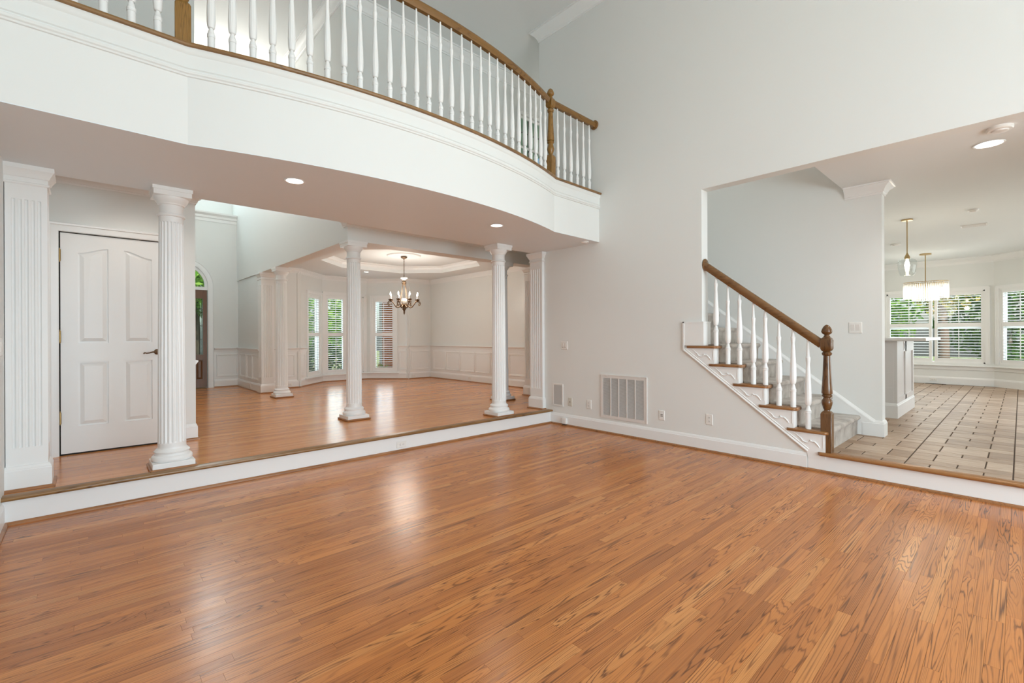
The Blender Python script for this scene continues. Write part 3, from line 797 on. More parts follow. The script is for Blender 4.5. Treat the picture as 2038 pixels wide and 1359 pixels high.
for zc, hh, ww in ((1.765, .035, .03), (1.49, .085, .052), (1.49, .04, .026), (1.20, .035, .03)):
    came([(gc - ww, zc), (gc, zc + hh), (gc + ww, zc), (gc, zc - hh), (gc - ww, zc)])
for a, b in ((gz0, 1.165), (1.235, 1.405), (1.575, 1.73), (1.80, gz1 - .22)): came([(gc, a), (gc, b)])
m.build('lead_came', LEAD, d2)
m = MB().box(DX - DR, DX + DR, 7.05, 7.13, 2.245, DZ - .02)
m.sweep([(DX - DR, 7.06, DZ - .02)] + [(x, 7.06, z) for x, z in arcp] + [(DX + DR, 7.06, DZ - .02)], [(0, 0), (0, -.06), (.05, -.06), (.05, 0)], up=(0, -1, 0), flip=1)
m.build('transom_frame', TRIM, d2)
MB().prism([(DX - DR, DZ - .02)] + arcp + [(DX + DR, DZ - .02)], 'y', 7.095, 7.099).build('transom_pane', GLASS, d2)
m = MB().sweep([(DX - DR, 7.05, ZU), (DX - DR, 7.05, DZ - .01)] + [(x, 7.05, z) for x, z in arcp[1:-1]] + [(DX + DR, 7.05, DZ - .01), (DX + DR, 7.05, ZU)], [(0, 0), (0, .014), (.01, .018), (.085, .022), (.10, .03), (.105, 0)], up=(0, -1, 0), flip=-1)
m.build('casing', TRIM, d2, smooth=25)

# upstairs window seen through the balusters
w9 = sempty('window_6', (1.05, 1.40, 4.05), 'small dark paned window upstairs behind the balusters')
rU = Run((.0, 1.35), (3.0, 1.35))
casing(rU, w9, .70, 1.42, 4.05, 5.15, .07)
m = MB()
for a, b, c, d in ((.70, .74, 4.05, 5.15), (1.38, 1.42, 4.05, 5.15), (.70, 1.42, 4.05, 4.09), (.70, 1.42, 5.11, 5.15), (.70, 1.42, 4.58, 4.62)): rU.box(m, a, b, -.07, -.03, c, d)
m.build('sash', TRIM, w9)
m = MB()
for a in (.94, 1.16): rU.box(m, a, a + .016, -.06, -.045, 4.09, 5.11)
for c in (4.34, 4.86): rU.box(m, .74, 1.38, -.06, -.045, c, c + .016)
m.build('muntin', LEAD, w9)
MB().box(.70, 1.42, 1.40, 1.404, 4.05, 5.15).build('pane', BEVEL, w9)

# ------------------------------------------------------------------ kitchen shell
rK1, rK2, rK3 = Run((8.62, -2.1), (8.62, -4.215)), Run((8.62, -4.215), (7.95, -4.94)), Run((7.95, -4.94), (7.95, -8.0))
h1 = (rK1.uY(-2.50), rK1.uY(-4.085), .635, 2.155)
h2 = (.10, rK2.L - .10, .635, 2.155)
k1 = rK1.wall('wall_kitchen_east', ZU, 3.0, h1, e1=.05); k2 = rK2.wall('wall_kitchen_bay', ZU, 3.0, h2, e0=.05, e1=.05); k3 = rK3.wall('wall_kitchen_corner', ZU, 3.0)
mdu = (h1[0] + h1[1]) / 2
window(7, rK1, h1, [(h1[0] + .01, mdu - .02), (mdu + .02, h1[1] - .01)], 1.44, 'wide double shuttered kitchen window', .058, .07)
window(8, rK2, h2, [(h2[0] + .01, h2[1] - .01)], 1.44, 'angled shuttered kitchen window at the edge of the view', .058, .06)
sp = [rK1.p(.1, 0, .595), rK2.p(0, 0, .595), rK3.p(0, 0, .595)]
m = MB().sweep(sp, sill); m.sweep(sp, apr); struct(m.build('trim_18', TRIM, smooth=25), 'kitchen window stool and apron')
bp = [rK1.p(0, 0, ZU), rK2.p(0, 0, ZU), rK3.p(0, 0, ZU), rK3.p(3, 0, ZU)]
struct(MB().sweep(bp, base_prof(.16)).build('baseboard_kitchen', TRIM, smooth=25))
bp = [rK1.p(0, 0, ZK), rK2.p(0, 0, ZK), rK3.p(0, 0, ZK), rK3.p(3, 0, ZK)]
struct(MB().sweep(bp, crown_prof(.13, .11)).build('trim_19', TRIM, smooth=30), 'kitchen crown moulding')
struct(MB().box(1.34, 8.75, -2.2, -2.06, ZU, 3.).build('wall_kitchen_north', WALL))
m = MB().box(.14, 2.6, -8.0, -7.86, ZU, 3.).box(6.6, 8.1, -8.0, -7.86, ZU, 3.).box(2.6, 6.6, -8.0, -7.86, 2.4, 3.)
struct(m.build('wall_kitchen_south', WALL))
w10 = sempty('window_9', (4.6, -7.95, ZU), 'glazed kitchen garden doors outside the view')
m = MB()
for xx in (2.6, 3.6, 4.6, 5.6, 6.52): m.box(xx, xx + .08, -7.97, -7.92, ZU, 2.4)
m.box(2.6, 6.6, -7.97, -7.92, ZU, ZU + .12).box(2.6, 6.6, -7.97, -7.92, 2.3, 2.4); m.build('frame', TRIM, w10)
m = MB().box(.14, 9.2, -8.1, -3.27, ZK, ZK + .1).box(1.34, 9.2, -3.27, -2.0, ZK, ZK + .1)
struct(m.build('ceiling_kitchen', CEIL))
# stair enclosure
ws_ = struct(MB().box(1.20, 1.34, -3.60, .06, ZU, ZC).build('wall_stair', WALL))
struct(MB().box(.14, 1.2, -3.40, -3.27, ZK + .04, ZC).build('wall_stair_header', WALL))
struct(MB().sweep([(1.20, -3.28, ZK), (1.20, -3.60, ZK), (1.34, -3.60, ZK), (1.34, -2.2, ZK)], crown_prof(.115, .085), flip=1).build('trim_20', TRIM, smooth=30), 'crown moulding capping the end of the stair wall')
# sloped skirt board on the stair wall, turning into the wall-end base
sk = .157
def zn(y): return .368 + (y + 3.405) * (.1915 / .25)
yk = -3.43
path = [(1.34, -3.60), (1.2, -3.60), (1.2, -3.52)]
m = MB()
bp_ = base_prof(.165, .018)
m.sweep([(1.2, yk, ZU), (1.2, -3.60, ZU), (1.34, -3.60, ZU), (1.34, -3.3, ZU)], bp_)
low = [(yk, ZU), (yk, ZU + .165), (yk + .02, ZU + .165)]
ya, za, yb_, zb = -3.545, ZU + .165, -.1, ZU + .165 + (3.445) * (.1915 / .25)
m.prism([(-3.44, ZU), (-3.545, ZU + .14), (yb_, zb - .025), (yb_, zb - .6), (-3.3, ZU)], 'x', 1.185, 1.2)
d_ = Vector((0, .25, .1915)).normalized(); n_ = Vector((0, -d_.z, d_.y))
m.sweep([(1.2, ya + .0, za), (1.2, yb_, zb)], [(0, -.04), (.017, -.04), (.017, -.028), (.012, -.018), (.007, -.008), (.004, 0), (0, 0)], up=tuple(n_), flip=-1)
m.build('skirt_board', TRIM, ws_, smooth=20)

# ------------------------------------------------------------------ columns and pilasters
def flute_rad(n, depth, z0, z1):
    def f(r, z, t):
        if z < z0 or z > z1: return r
        ph = (t * n / (2 * pi)) % 1
        return r - depth * sin(pi * (ph - .1) / .8) if .1 < ph < .9 else r
    return f
def column(cx, cy, zb, zt, label, group='white fluted columns'):
    t = thing('column', (cx, cy, zb), label, 'column', group)
    H = zt - zb; c = (cx, cy, zb)
    MB().cbox(cx - .158, cx + .158, cy - .158, cy + .158, zb, zb + .022, .006).build('oak_shoe', SHOE, t, label='oak shoe moulding under the plinth')
    MB().cbox(cx - .142, cx + .142, cy - .142, cy + .142, zb + .0, zb + .062, .003).build('plinth', TRIM, t)
    MB().lathe([(.128, .060), (.137, .064), (.142, .076), (.140, .094), (.130, .106), (.122, .109), (.118, .118), (.116, .126), (.122, .131), (.123, .140), (.114, .150), (.100, .162), (.098, .172)], c, 48).build('base', TRIM, t, smooth=35)
    zs, ze = .165, H - .225
    r = lambda z: .0975 - .0135 * max(0, (z - zs) / (ze - zs)) ** 1.3
    zz = [zs, zs + .04, zs + .042, zs + .052] + [zs + .052 + (ze - .05 - zs - .052) * i / 8 for i in range(1, 9)] + [ze - .045, ze - .043, ze]
    MB().lathe([(r(z), z) for z in zz], c, 160, flute_rad(20, .0085, zs + .05, ze - .048)).build('shaft', TRIM, t, smooth=28)
    b = H - .225
    MB().lathe([(.083, b), (.096, b + .003), (.100, b + .010), (.097, b + .020), (.086, b + .026), (.083, b + .034), (.084, b + .095), (.093, b + .099), (.095, b + .108), (.098, b + .112), (.108, b + .124), (.119, b + .146), (.121, b + .160)], c, 48).build('capital', TRIM, t, smooth=35)
    m = MB().box(cx - .127, cx + .127, cy - .127, cy + .127, zb + b + .158, zb + H - .028); m.box(cx - .134, cx + .134, cy - .134, cy + .134, zb + H - .028, zb + H)
    m.build('abacus', TRIM, t)
    return t
column(-4.415, .195, ZU, ZS, 'white fluted column nearest the camera, standing in front of the white closet door')
column(-.825, .185, ZU, ZS, 'white fluted column at the hall step, nearest the right wall')
column(-2.367, 1.285, ZU, 2.475, 'white fluted column in mid hall, under the corner of the dining room beam')
column(-2.367, 4.315, ZU, 2.475, 'farthest white fluted column, beside the foyer pilaster')
column(.22, 1.30, ZU, 2.475, 'white column mostly hidden, its foot showing behind the column by the right wall')

def pilaster(x0, x1, y0, y1, zb, zt, faces, label, nfl=5):
    t = thing('pilaster', ((x0 + x1) / 2, (y0 + y1) / 2, zb), label, 'pilaster', 'white fluted pilasters')
    rect = [(x0, y0), (x1, y0), (x1, y1), (x0, y1)]
    def poly(fl):
        out = []
        for i in range(4):
            a, b = Vector(rect[i]), Vector(rect[(i + 1) % 4]); out.append(tuple(a))
            if fl and 'SENW'[i] in faces:
                d = (b - a); L = d.length; d.normalize(); n = Vector((-d.y, d.x)); wv = .62 * (L - .05) / nfl; pitch = (L - .05) / nfl
                for k in range(nfl):
                    s = .025 + pitch * (k + .5)
                    for u, dd in ((-.5, 0), (-.38, .006), (-.12, .010), (.12, .010), (.38, .006), (.5, 0)):
                        out.append(tuple(a + d * (s + u * wv) + n * dd))
        return out
    m = MB().prism(rect, 'z', zb, zb + .30); m.prism(poly(True), 'z', zb + .30, zt - .24); m.prism(rect, 'z', zt - .24, zt)
    m.build('shaft', TRIM, t)
    P = [(x, y, zb) for x, y in rect]
    MB().sweep(P, base_prof(.175, .020), closed=True).build('base', TRIM, t, smooth=20)
    MB().sweep(P, [(o + .004, z) for o, z in shoe_prof()], closed=True).build('oak_shoe', SHOE, t, label='oak shoe moulding round the foot')
    P = [(x, y, zt) for x, y in rect]
    MB().sweep(P, [(0, -.135), (.006, -.135), (.012, -.128), (.012, -.12), (.004, -.114), (.004, -.085), (.012, -.08), (.020, -.06), (.034, -.035), (.038, -.03), (.038, 0), (0, 0)], closed=True).build('capital', TRIM, t, smooth=20)
    return t
pilaster(XL + .004, -5.145, .17, .38, ZU, ZS, 'SE', 'white fluted pilaster against the left wall, beside the closet door')
pilaster(-.045, .135, .12, .37, ZU, ZS, 'W', 'white pilaster at the end of the right wall, fluted on its hall side', 5)
pilaster(-2.49, -2.27, 5.13, 5.36, ZU, 2.475, 'SW', 'white fluted pilaster at the end of the foyer wall, behind the farthest column')
pilaster(.93, 1.10, 1.30, 1.50, ZU, 2.475, 'SW', 'white fluted pilaster in the shade behind the right end of the hall step', 4)

# ------------------------------------------------------------------ balcony railing
def baluster_prof(H, s=1., base=.0):
    p = [(.0210, 0), (.0210, .105), (.0235, .107), (.0240, .113), (.0215, .117), (.0235, .121), (.0235, .128), (.0195, .133), (.0175, .145), (.0125, .160), (.0115, .166), (.0185, .170), (.0225, .182), (.0250, .210), (.0258, .250), (.0245, .310), (.0205, .400), (.0160, .500), (.0125, .585), (.0120, .605), (.0150, .640), (.0172, .662), (.0175, .674), (.0130, .680), (.0125, .692), (.0070, H)]
    return [(r * s, z + (base if z > 0 and z < H else 0)) for r, z in p]
def vase_rad(s):
    def f(r, z, t):
        if z < .185 or z > .60: return r
        return r * (1 - .05 * (1 if (int(t * 24 / (2 * pi) + .5) % 2) else 0))
    return f
RB, RT = ZB, 3.972
bmesh_ = MB().lathe(baluster_prof(RT - RB + .006), (0, 0, 0), 24, vase_rad(1)).mesh('baluster', TRIM, 32)
rail = thing('balcony_railing', (-2.7, -1.15, ZB), 'bowed balcony railing of white turned balusters under a brown oak handrail', 'railing')
OFF = .062
nL, nR = Vector((-4.478, -.966)), Vector((-.880, -.832))
pts = [arc((i + 1) / 30, OFF) for i in range(29)]
pts += [Vector((nR.x + (0 - nR.x) * (i + 1) / 7, nR.y + (-.808 - nR.y) * (i + 1) / 7)) for i in range(6)]
pts += [Vector((nL.x - .128 * (i + 1), -.968)) for i in range(6)]
for p in pts: place('baluster', bmesh_, (p.x, p.y, RB), rail)
RP = [(-.018, 0), (.018, 0), (.024, .008), (.026, .020), (.034, .034), (.034, .050), (.027, .066), (.014, .075), (-.014, .075), (-.027, .066), (-.034, .050), (-.034, .034), (-.026, .020), (-.024, .008)]
MB().sweep([(*arc(.5 / 40 + i / 40 * (1 - 1 / 40), OFF), RT) for i in range(41)], RP).build('handrail', RAILO, rail, smooth=40)
MB().sweep([(nR.x + .03, nR.y, RT), (-.012, -.808, RT)], RP).build('handrail', RAILO, rail, smooth=40)
MB().sweep([(XL, -.968, RT), (nL.x - .03, nL.y, RT)], RP).build('handrail', RAILO, rail, smooth=40)
MB().lathe([(.052, 0), (.060, -.006), (.060, -.016), (.050, -.024), (.001, -.024)], (0, -.808, RT + .038), 28, axis='x').build('rosette', RAILO, rail, smooth=40)
def newel(x, y, z0, ztop_block, mat, parent, kz, rot=0., h=.043):
    """kz: z of lower shoulder, ball, ring, taper start, taper end, collar, block bottom, block top, finial top"""
    c = (x, y, 0); sh, ball, ring, t0, t1, col_, bb, bt, ft = kz
    ca, sa = cos(rot), sin(rot)
    def blk(a, b, top, bot):
        R = []
        lv = ([(a, .55), (a + .014, .85), (a + .03, 1.)] if bot else [(a, 1.)]) + ([(b - .03, 1.), (b - .014, .85), (b, .55)] if top else [(b, 1.)])
        for z, k in lv:
            hh = h * k; c2 = hh * .08
            q = [(hh, -hh + c2), (hh, hh - c2), (hh - c2, hh), (-hh + c2, hh), (-hh, hh - c2), (-hh, -hh + c2), (-hh + c2, -hh), (hh - c2, -hh)]
            R.append([(x + u * ca - v * sa, y + u * sa + v * ca, z) for u, v in q])
        return R
    m = MB(); m.loft(blk(z0, sh, True, False)); m.loft(blk(bb, bt, True, True))
    m.lathe([(.026, sh - .004), (.024, sh + .008), (.030, sh + .018), (.041, (sh + ball) / 2 + .02), (.0435, ball), (.040, ball + .016), (.031, ring - .026), (.028, ring - .014), (.036, ring - .006), (.041, ring), (.041, ring + .008), (.036, ring + .014), (.032, t0 - .006), (.042, t0 - .002), (.043, t0 + .01), (.040, t0 + .06), (.0335, (t0 + t1) / 2), (.028, t1 - .03), (.027, t1), (.036, t1 + .006), (.040, col_), (.036, col_ + .008), (.029, col_ + .014), (.025, bb + .004)], c, 28)
    m.lathe([(.028, bt - .004), (.026, bt + .006), (.020, bt + .013), (.019, bt + .020)], c, 24)
    n = m.build('newel_post', mat, parent, smooth=35)
    f0 = bt + .018
    MB().lathe([(.018, f0), (.022, f0 + .003), (.036, f0 + .014), (.0425, f0 + .026), (.043, f0 + .034), (.038, f0 + .052), (.030, f0 + .070), (.019, f0 + .084), (.008, f0 + .092), (.001, f0 + .094)], c, 28).build('finial', mat, n, smooth=50)
    return n
KZ = (3.39, 3.452, 3.530, 3.556, 3.885, 3.915, 3.935, 4.060, 4.17)
newel(nR.x, nR.y, RB, 0, NEWEL, rail, KZ, radians(10))
newel(nL.x, nL.y, RB, 0, NEWEL, rail, KZ, radians(-6))

# ------------------------------------------------------------------ staircase
sc = thing('staircase', (.6, -3.4, ZU), 'carpeted stair with oak tread ends and white scroll brackets, rising behind the right wall', 'stairs')
for k in range(5):
    f, z = STEPF[k], STEPZ[k]; x0, x1 = -.036, .108; th = .027
    prof = lambda i: [(x0 + .012 + i, z - th), (x0 + .003 + i, z - th + .005), (x0 + i, z - th / 2), (x0 + .003 + i, z - .005), (x0 + .012 + i, z), (x1, z), (x1, z - th)]
    m = MB().loft([[(a, f + q, b) for a, b in prof(i)] for q, i in ((0, .030), (.004, .018), (.016, .006), (.026, 0), (.318, 0), (.328, .006), (.336, .02))])
    m.build('tread', NOSEY, sc, smooth=35)
for k in range(11):
    f, z, zl = STEPF[k], STEPZ[k], (STEPZ[k - 1] if k else ZU)
    r = .020; yb = STEPF[k + 1] + .05
    nose = [(f - .010 + r - r * sin(t), z + .014 - r - r * cos(t) * -1) for t in [0, pi / 6, pi / 3, pi / 2]]
    poly = [(f + .018, zl), (f + .016, z - .05), (f + .006, z - .034), (f - .006, z - .026), (f - .011, z - .012), (f - .008, z + .003), (f + .002, z + .011), (f + .016, z + .014), (yb, z + .014), (yb, zl)]
    MB().prism(poly, 'x', .100 if k < 5 else .142, 1.184).build('carpet_step', CARPET, sc, smooth=50)
e_ = .002
poly = [(-3.245, .12), (-3.38 - e_, .12), (-3.38 - e_, STEPZ[0] - .027)]
for k in range(1, 5):
    poly += [(STEPF[k] + .03 - e_, STEPZ[k - 1] - .027), (STEPF[k] + .03 - e_, STEPZ[k] - .027)]
poly += [(-2.034, STEPZ[4] - .027), (-2.034, 1.078), (-3.236, .168)]
MB().prism(poly, 'x', -.012, -.0005).build('stringer', TRIM, sc)
for k in range(5):
    yy = STEPF[k] + .03; zl = STEPZ[k - 1] if k else ZU
    MB().box(-.0005, .101, yy - e_, yy + .012, zl, STEPZ[k] - .027).build('riser_end', TRIM, sc)
dd = Vector((0, -2.034 + 3.238, 1.078 - .168)).normalized(); nn = Vector((0, -dd.z, dd.y))
MB().sweep([(-.0, -3.238, .168), (-.0, -2.034, 1.078)], [(0, -.002), (.018, -.002), (.022, .006), (.018, .014), (.014, .016), (.014, .024), (.018, .028), (.012, .034), (0, .034)], up=tuple(nn), flip=-1).build('stringer_moulding', TRIM, sc, smooth=25)
SCR = [(-.080, -.052), (-.098, -.070), (-.118, -.082), (-.134, -.108), (-.160, -.116), (-.188, -.112), (-.198, -.094), (-.208, -.104), (-.226, -.100), (-.246, -.118), (-.258, -.134), (-.268, -.150)]
for k in range(5):
    yb_, zt_ = STEPF[k] + .335, STEPZ[k]
    m = MB().tube([(-.013, yb_ + a, zt_ + b) for a, b in [(-.035, -.030)] + SCR], [.002, .003, .005, .006, .008, .008, .007, .009, .008, .007, .007, .006, .004], 8)
    MBx = m
    m.box(-.016, -.012, yb_ - .300, yb_ - .294, zt_ - .150, zt_ - .045); m.box(-.016, -.012, yb_ - .300, yb_ - .110, zt_ - .046, zt_ - .040)
    m.build('bracket', TRIM, sc, smooth=50)
m = MB().box(-.016, .155, -2.262, -2.032, 1.136, 1.392)
m.box(-.022, .158, -2.266, -2.028, 1.384, 1.398).box(-.022, -.010, -2.044, -2.028, 1.078, 1.398)
struct(m.build('trim_21', TRIM), 'white trim block wrapping the foot of the stair wall end')

sr = thing('stair_railing', (.05, -2.8, .37), 'stair railing of white turned balusters, brown oak handrail and dark oak newel', 'railing')
XR = .047
nY = -3.385
KS = (.556, .636, .690, .713, 1.056, 1.078, 1.092, 1.228, 1.337)
newel(XR - .006, nY, ZU, 0, NEWELD, sr, KS)
y0_, z0_, y1_, z1_ = nY + .043, 1.163, -2.245, 2.015
slope = (z1_ - z0_) / (y1_ - y0_)
rz = lambda y: z0_ + (y - y0_) * slope
rd = Vector((0, 1, slope)).normalized(); rn = Vector((0, -rd.z, rd.y))
MB().sweep([(XR, y0_ - .006, rz(y0_ - .006)), (XR, y1_ - .004, rz(y1_ - .004))], [(a, b - .037) for a, b in RP], up=tuple(rn)).build('handrail', RAILY, sr, smooth=40)
MB().lathe([(.054, 0), (.066, -.006), (.066, -.014), (.054, -.022), (.001, -.022)], (XR + .02, -2.2395, 2.018), 28, axis='y').build('rosette', RAILY, sr, smooth=40)
for y, k in ((-2.372, 4), (-2.497, 3), (-2.615, 3), (-2.750, 2), (-2.862, 2), (-2.985, 1), (-3.108, 1), (-3.233, 0)):
    zb_ = STEPZ[k]; H = rz(y) - .046 - zb_ + .012
    p = [(.0235, 0), (.0235, .145), (.0262, .147), (.0268, .154), (.024, .158), (.0262, .162), (.0262, .170), (.0215, .176), (.0185, .192), (.0128, .212), (.0122, .218), (.020, .222), (.025, .236), (.0285, .266), (.0290, .300), (.0275, .36), (.0225, .46), (.0175, .56), (.0150, .60), (.0178, .635), (.0198, .655), (.0200, .668), (.0150, .675), (.0142, .688), (.0075, H)]
    me_ = MB().lathe(p, (0, 0, 0), 24, vase_rad(1)).mesh('baluster', TRIM, 32)
    place('baluster', me_, (XR, y, zb_), sr)

# ------------------------------------------------------------------ wall fittings
RWall = lambda y0, y1: Run((0, max(y0, y1)), (0, min(y0, y1)))     # on the right wall: u runs toward the camera
def plate(name, run, z0, z1, label, cat, mat=PLASTIC, kind='duplex', group=None, horiz=False):
    L = run.L; uc, zc = L / 2, (z0 + z1) / 2
    group = group or {'outlet': 'power outlets', 'switch': 'wall switches'}.get(cat)
    t = thing(name, run.p(uc, 0, zc), label, cat, group)
    m = MB(); c = .004
    m.loft([[run.p(a, w, b) for a, b in ((q, z0 + q), (L - q, z0 + q), (L - q, z1 - q), (q, z1 - q))] for q, w in ((0, 0), (0, .003), (c, .007))])
    m.build('cover_plate', mat, t)
    dk = MB()
    def rb(mm, u0, u1, a, b, w0, w1): run.box(mm, u0, u1, w0, w1, a, b)
    if kind in ('duplex', 'duplex_h'):
        for s in (-1, 1):
            f = MB(); o = .0195 * s
            if kind == 'duplex':
                pts = [(uc + .016 * cos(q), zc + o + .0135 * sin(q)) for q in [2 * pi * i / 14 for i in range(14)]]
                sl = [(uc - .0075, uc - .0050, zc + o - .001, zc + o + .008), (uc + .0050, uc + .0075, zc + o - .000, zc + o + .007), (uc - .002, uc + .002, zc + o - .009, zc + o - .005)]
            else:
                pts = [(uc + o + .0135 * cos(q), zc + .016 * sin(q)) for q in [2 * pi * i / 14 for i in range(14)]]
                sl = [(uc + o - .001, uc + o + .008, zc - .0075, zc - .005), (uc + o, uc + o + .007, zc + .005, zc + .0075), (uc + o - .009, uc + o - .005, zc - .002, zc + .002)]
            f.loft([[run.p(a, w, b) for a, b in pts] for w in (.006, .0085)]); f.build('socket', mat, t)
            for a, b, c_, d in sl: rb(dk, a, b, c_, d, .0078, .0092)
        dk.build('slots', DARK, t, kind='stuff')
    elif kind == 'coax':
        m = MB(); base = run.p(uc, 0, zc)
        ring = lambda r, w: [run.p(uc + r * cos(2 * pi * i / 10), w, zc + r * sin(2 * pi * i / 10)) for i in range(10)]
        m.loft([ring(.006, .006), ring(.006, .014), ring(.004, .016)]); m.build('coax_jack', BRONZE, t, label='dark coaxial jack')
    elif kind == 'data':
        for a in (-.012, .003):
            for b in (-.013, .004): rb(dk, uc + a, uc + a + .010, zc + b, zc + b + .009, .0065, .0082)
        dk.build('data_jacks', DARK, t, label='four dark data jacks', kind='stuff')
    elif kind == 'rocker2':
        for s in (-1, 1):
            f = MB(); o = .023 * s
            f.loft([[run.p(uc + o + a, w + k * (b > 0), zc + b) for a, b in ((-.0165, -.033), (.0165, -.033), (.0165, .033), (-.0165, .033))] for w, k in ((.005, 0), (.009, .003))]); f.build('rocker', VENTW, t)
    elif kind == 'toggle2':
        for s in (-1, 1):
            f = MB(); o = .022 * s
            rb(f, uc + o - .012, uc + o + .012, zc - .030, zc + .030, .006, .011); f.build('switch_paddle', VENTW, t)
            rb(dk, uc + o - .010, uc + o + .010, zc - .028, zc - .023, .0108, .0118)
        dk.build('slots', DARK, t, kind='stuff')
    return t
plate('coax_plate', RWall(-.333, -.403), .275, .394, 'ivory coaxial cable plate beside the wall speaker', 'cable plate', IVORY, 'coax')
plate('power_outlet', RWall(-.659, -.731), .275, .394, 'white power outlet on the right wall just left of the big vent grille', 'outlet')
plate('data_plate', RWall(-1.722, -1.793), .262, .376, 'white plate with four dark data jacks right of the vent grille', 'data plate', PLASTIC, 'data')
plate('power_outlet', RWall(-2.280, -2.354), .285, .400, 'white power outlet on the wall under the stair', 'outlet')
plate('dimmer_plate', RWall(-.208, -.325), 1.055, 1.172, 'white double switch plate above the wall speaker', 'switch', PLASTIC, 'toggle2')
plate('switch_plate', Run((1.20, -3.312), (1.20, -3.430)), 1.263, 1.383, 'white double rocker switch on the stair wall beside the kitchen', 'switch', PLASTIC, 'rocker2')
plate('step_outlet', Run((-2.464, -.012), (-2.346, -.012)), .038, .106, 'white power outlet set sideways in the white step riser', 'outlet', PLASTIC, 'duplex_h')
plate('switch_plate', Run((XL, -.10), (XL, .02)), 1.13, 1.25, 'white switch plate at the left edge, on the left wall', 'switch', PLASTIC, 'rocker2')
plate('baseboard_outlet', Run((1.716 - .0, 4.19), (1.716 - .0, 4.075)) if 0 else Run((1.681, 4.19), (1.681, 4.075)), .235, .300, 'small outlet in the dining room baseboard below the row of square panels', 'outlet', PLASTIC, 'duplex_h')
plate('baseboard_outlet', Run((1.135, 5.821), (1.25, 5.821)), .215, .280, 'small outlet in the baseboard under the wide panel right of the bay', 'outlet', PLASTIC, 'duplex_h')
plate('baseboard_outlet', Run((-1.86, 5.781), (-1.745, 5.781)), .220, .285, 'small outlet in the baseboard just right of the farthest column', 'outlet', PLASTIC, 'duplex_h')
plate('baseboard_outlet', Run((-2.489, 6.02), (-2.489, 5.905)), .22, .30, 'small outlet in the foyer baseboard left of the farthest pilaster', 'outlet', PLASTIC, 'duplex_h')
plate('kitchen_outlet', Run((8.60, -3.235), (8.60, -3.355)), .235, .300, 'small outlet in the kitchen baseboard under the shuttered windows', 'outlet', PLASTIC, 'duplex_h')
# wall speaker
r = RWall(-.046, -.238); t = thing('wall_speaker', r.p(r.L / 2, 0, .413), 'slim grey wall speaker in a white frame at the corner by the hall step', 'speaker')
m = MB(); r.rect(m, 0, r.L, .255, .572, [(0, 0), (0, .004), (-.004, .008), (-.018, .008), (-.020, 0)]) if 0 else None
for a, b, c, d in ((0, .018, .255, .572), (r.L - .018, r.L, .255, .572), (.018, r.L - .018, .255, .275), (.018, r.L - .018, .552, .572)): r.box(m, a, b, 0, .009, c, d)
m.build('frame', PLASTIC, t); m = MB(); r.box(m, .017, r.L - .017, 0, .006, .274, .553); m.build('grille_cloth', GREYG, t)
# return air grille
BACKG = plain('grille_shadow', (.10, .095, .09), .9)
r = RWall(-.892, -1.562); z0, z1 = .192, .742; L = r.L
t = thing('return_air_grille', r.p(L / 2, 0, (z0 + z1) / 2), 'large white return air grille with five columns of louvres', 'vent')
m = MB(); b = .036
for a, c, d, e in ((0, b, z0, z1), (L - b, L, z0, z1), (b, L - b, z0, z0 + b), (b, L - b, z1 - b, z1)): r.box(m, a, c, 0, .012, d, e)
r.box(m, -.004, L + .004, .0, .016, z1 - .004, z1 + .006); r.box(m, L - .004, L + .006, 0, .016, z0, z1)
m.build('frame', VENTW, t)
m = MB(); r.box(m, b, L - b, .0005, .002, z0 + b, z1 - b); m.build('dark_backing', BACKG, t)
for i in range(1, 5):
    u = b + (L - 2 * b) * i / 5; m = MB(); r.box(m, u - .007, u + .007, .002, .0125, z0 + b, z1 - b); m.build('divider', VENTW, t)
m = MB(); n = 50
for i in range(n):
    z = z0 + b + (z1 - z0 - 2 * b) * (i + .5) / n; h = .0042
    m.loft([[r.p(u, .002, z + h), r.p(u, .0105, z - h * .35), r.p(u, .0105, z - h * .35 - .0012), r.p(u, .002, z + h - .0012)] for u in (b, L - b)])
m.build('louver', VENTW, t, kind='stuff')
m = MB()
for u in (.075, L - .11): r.box(m, u, u + .03, .012, .019, z1 - .016, z1 - .006)
m.build('latch', VENTW, t, kind='stuff')
# small white device on the baseboard in the corner
r = RWall(-.250, -.325); t = thing('corner_wall_box', r.p(.037, .016, .055), 'small white box on the baseboard near the step corner', 'wall box')
m = MB().cbox(-.046, -.014, -.325, -.250, .022, .105, .004); m.build('box_cover', PLASTIC, t); MB().box(-.044, -.014, -.322, -.253, .012, .024).build('base', DARK, t)
# kitchen floor register
t = tag(MB().box(8.50, 8.58, -3.50, -3.17, ZU - .001, ZU + .006).build('floor_register', DARK, loc=(8.54, -3.33, ZU)), 'thin dark floor register under the kitchen windows', 'floor vent')

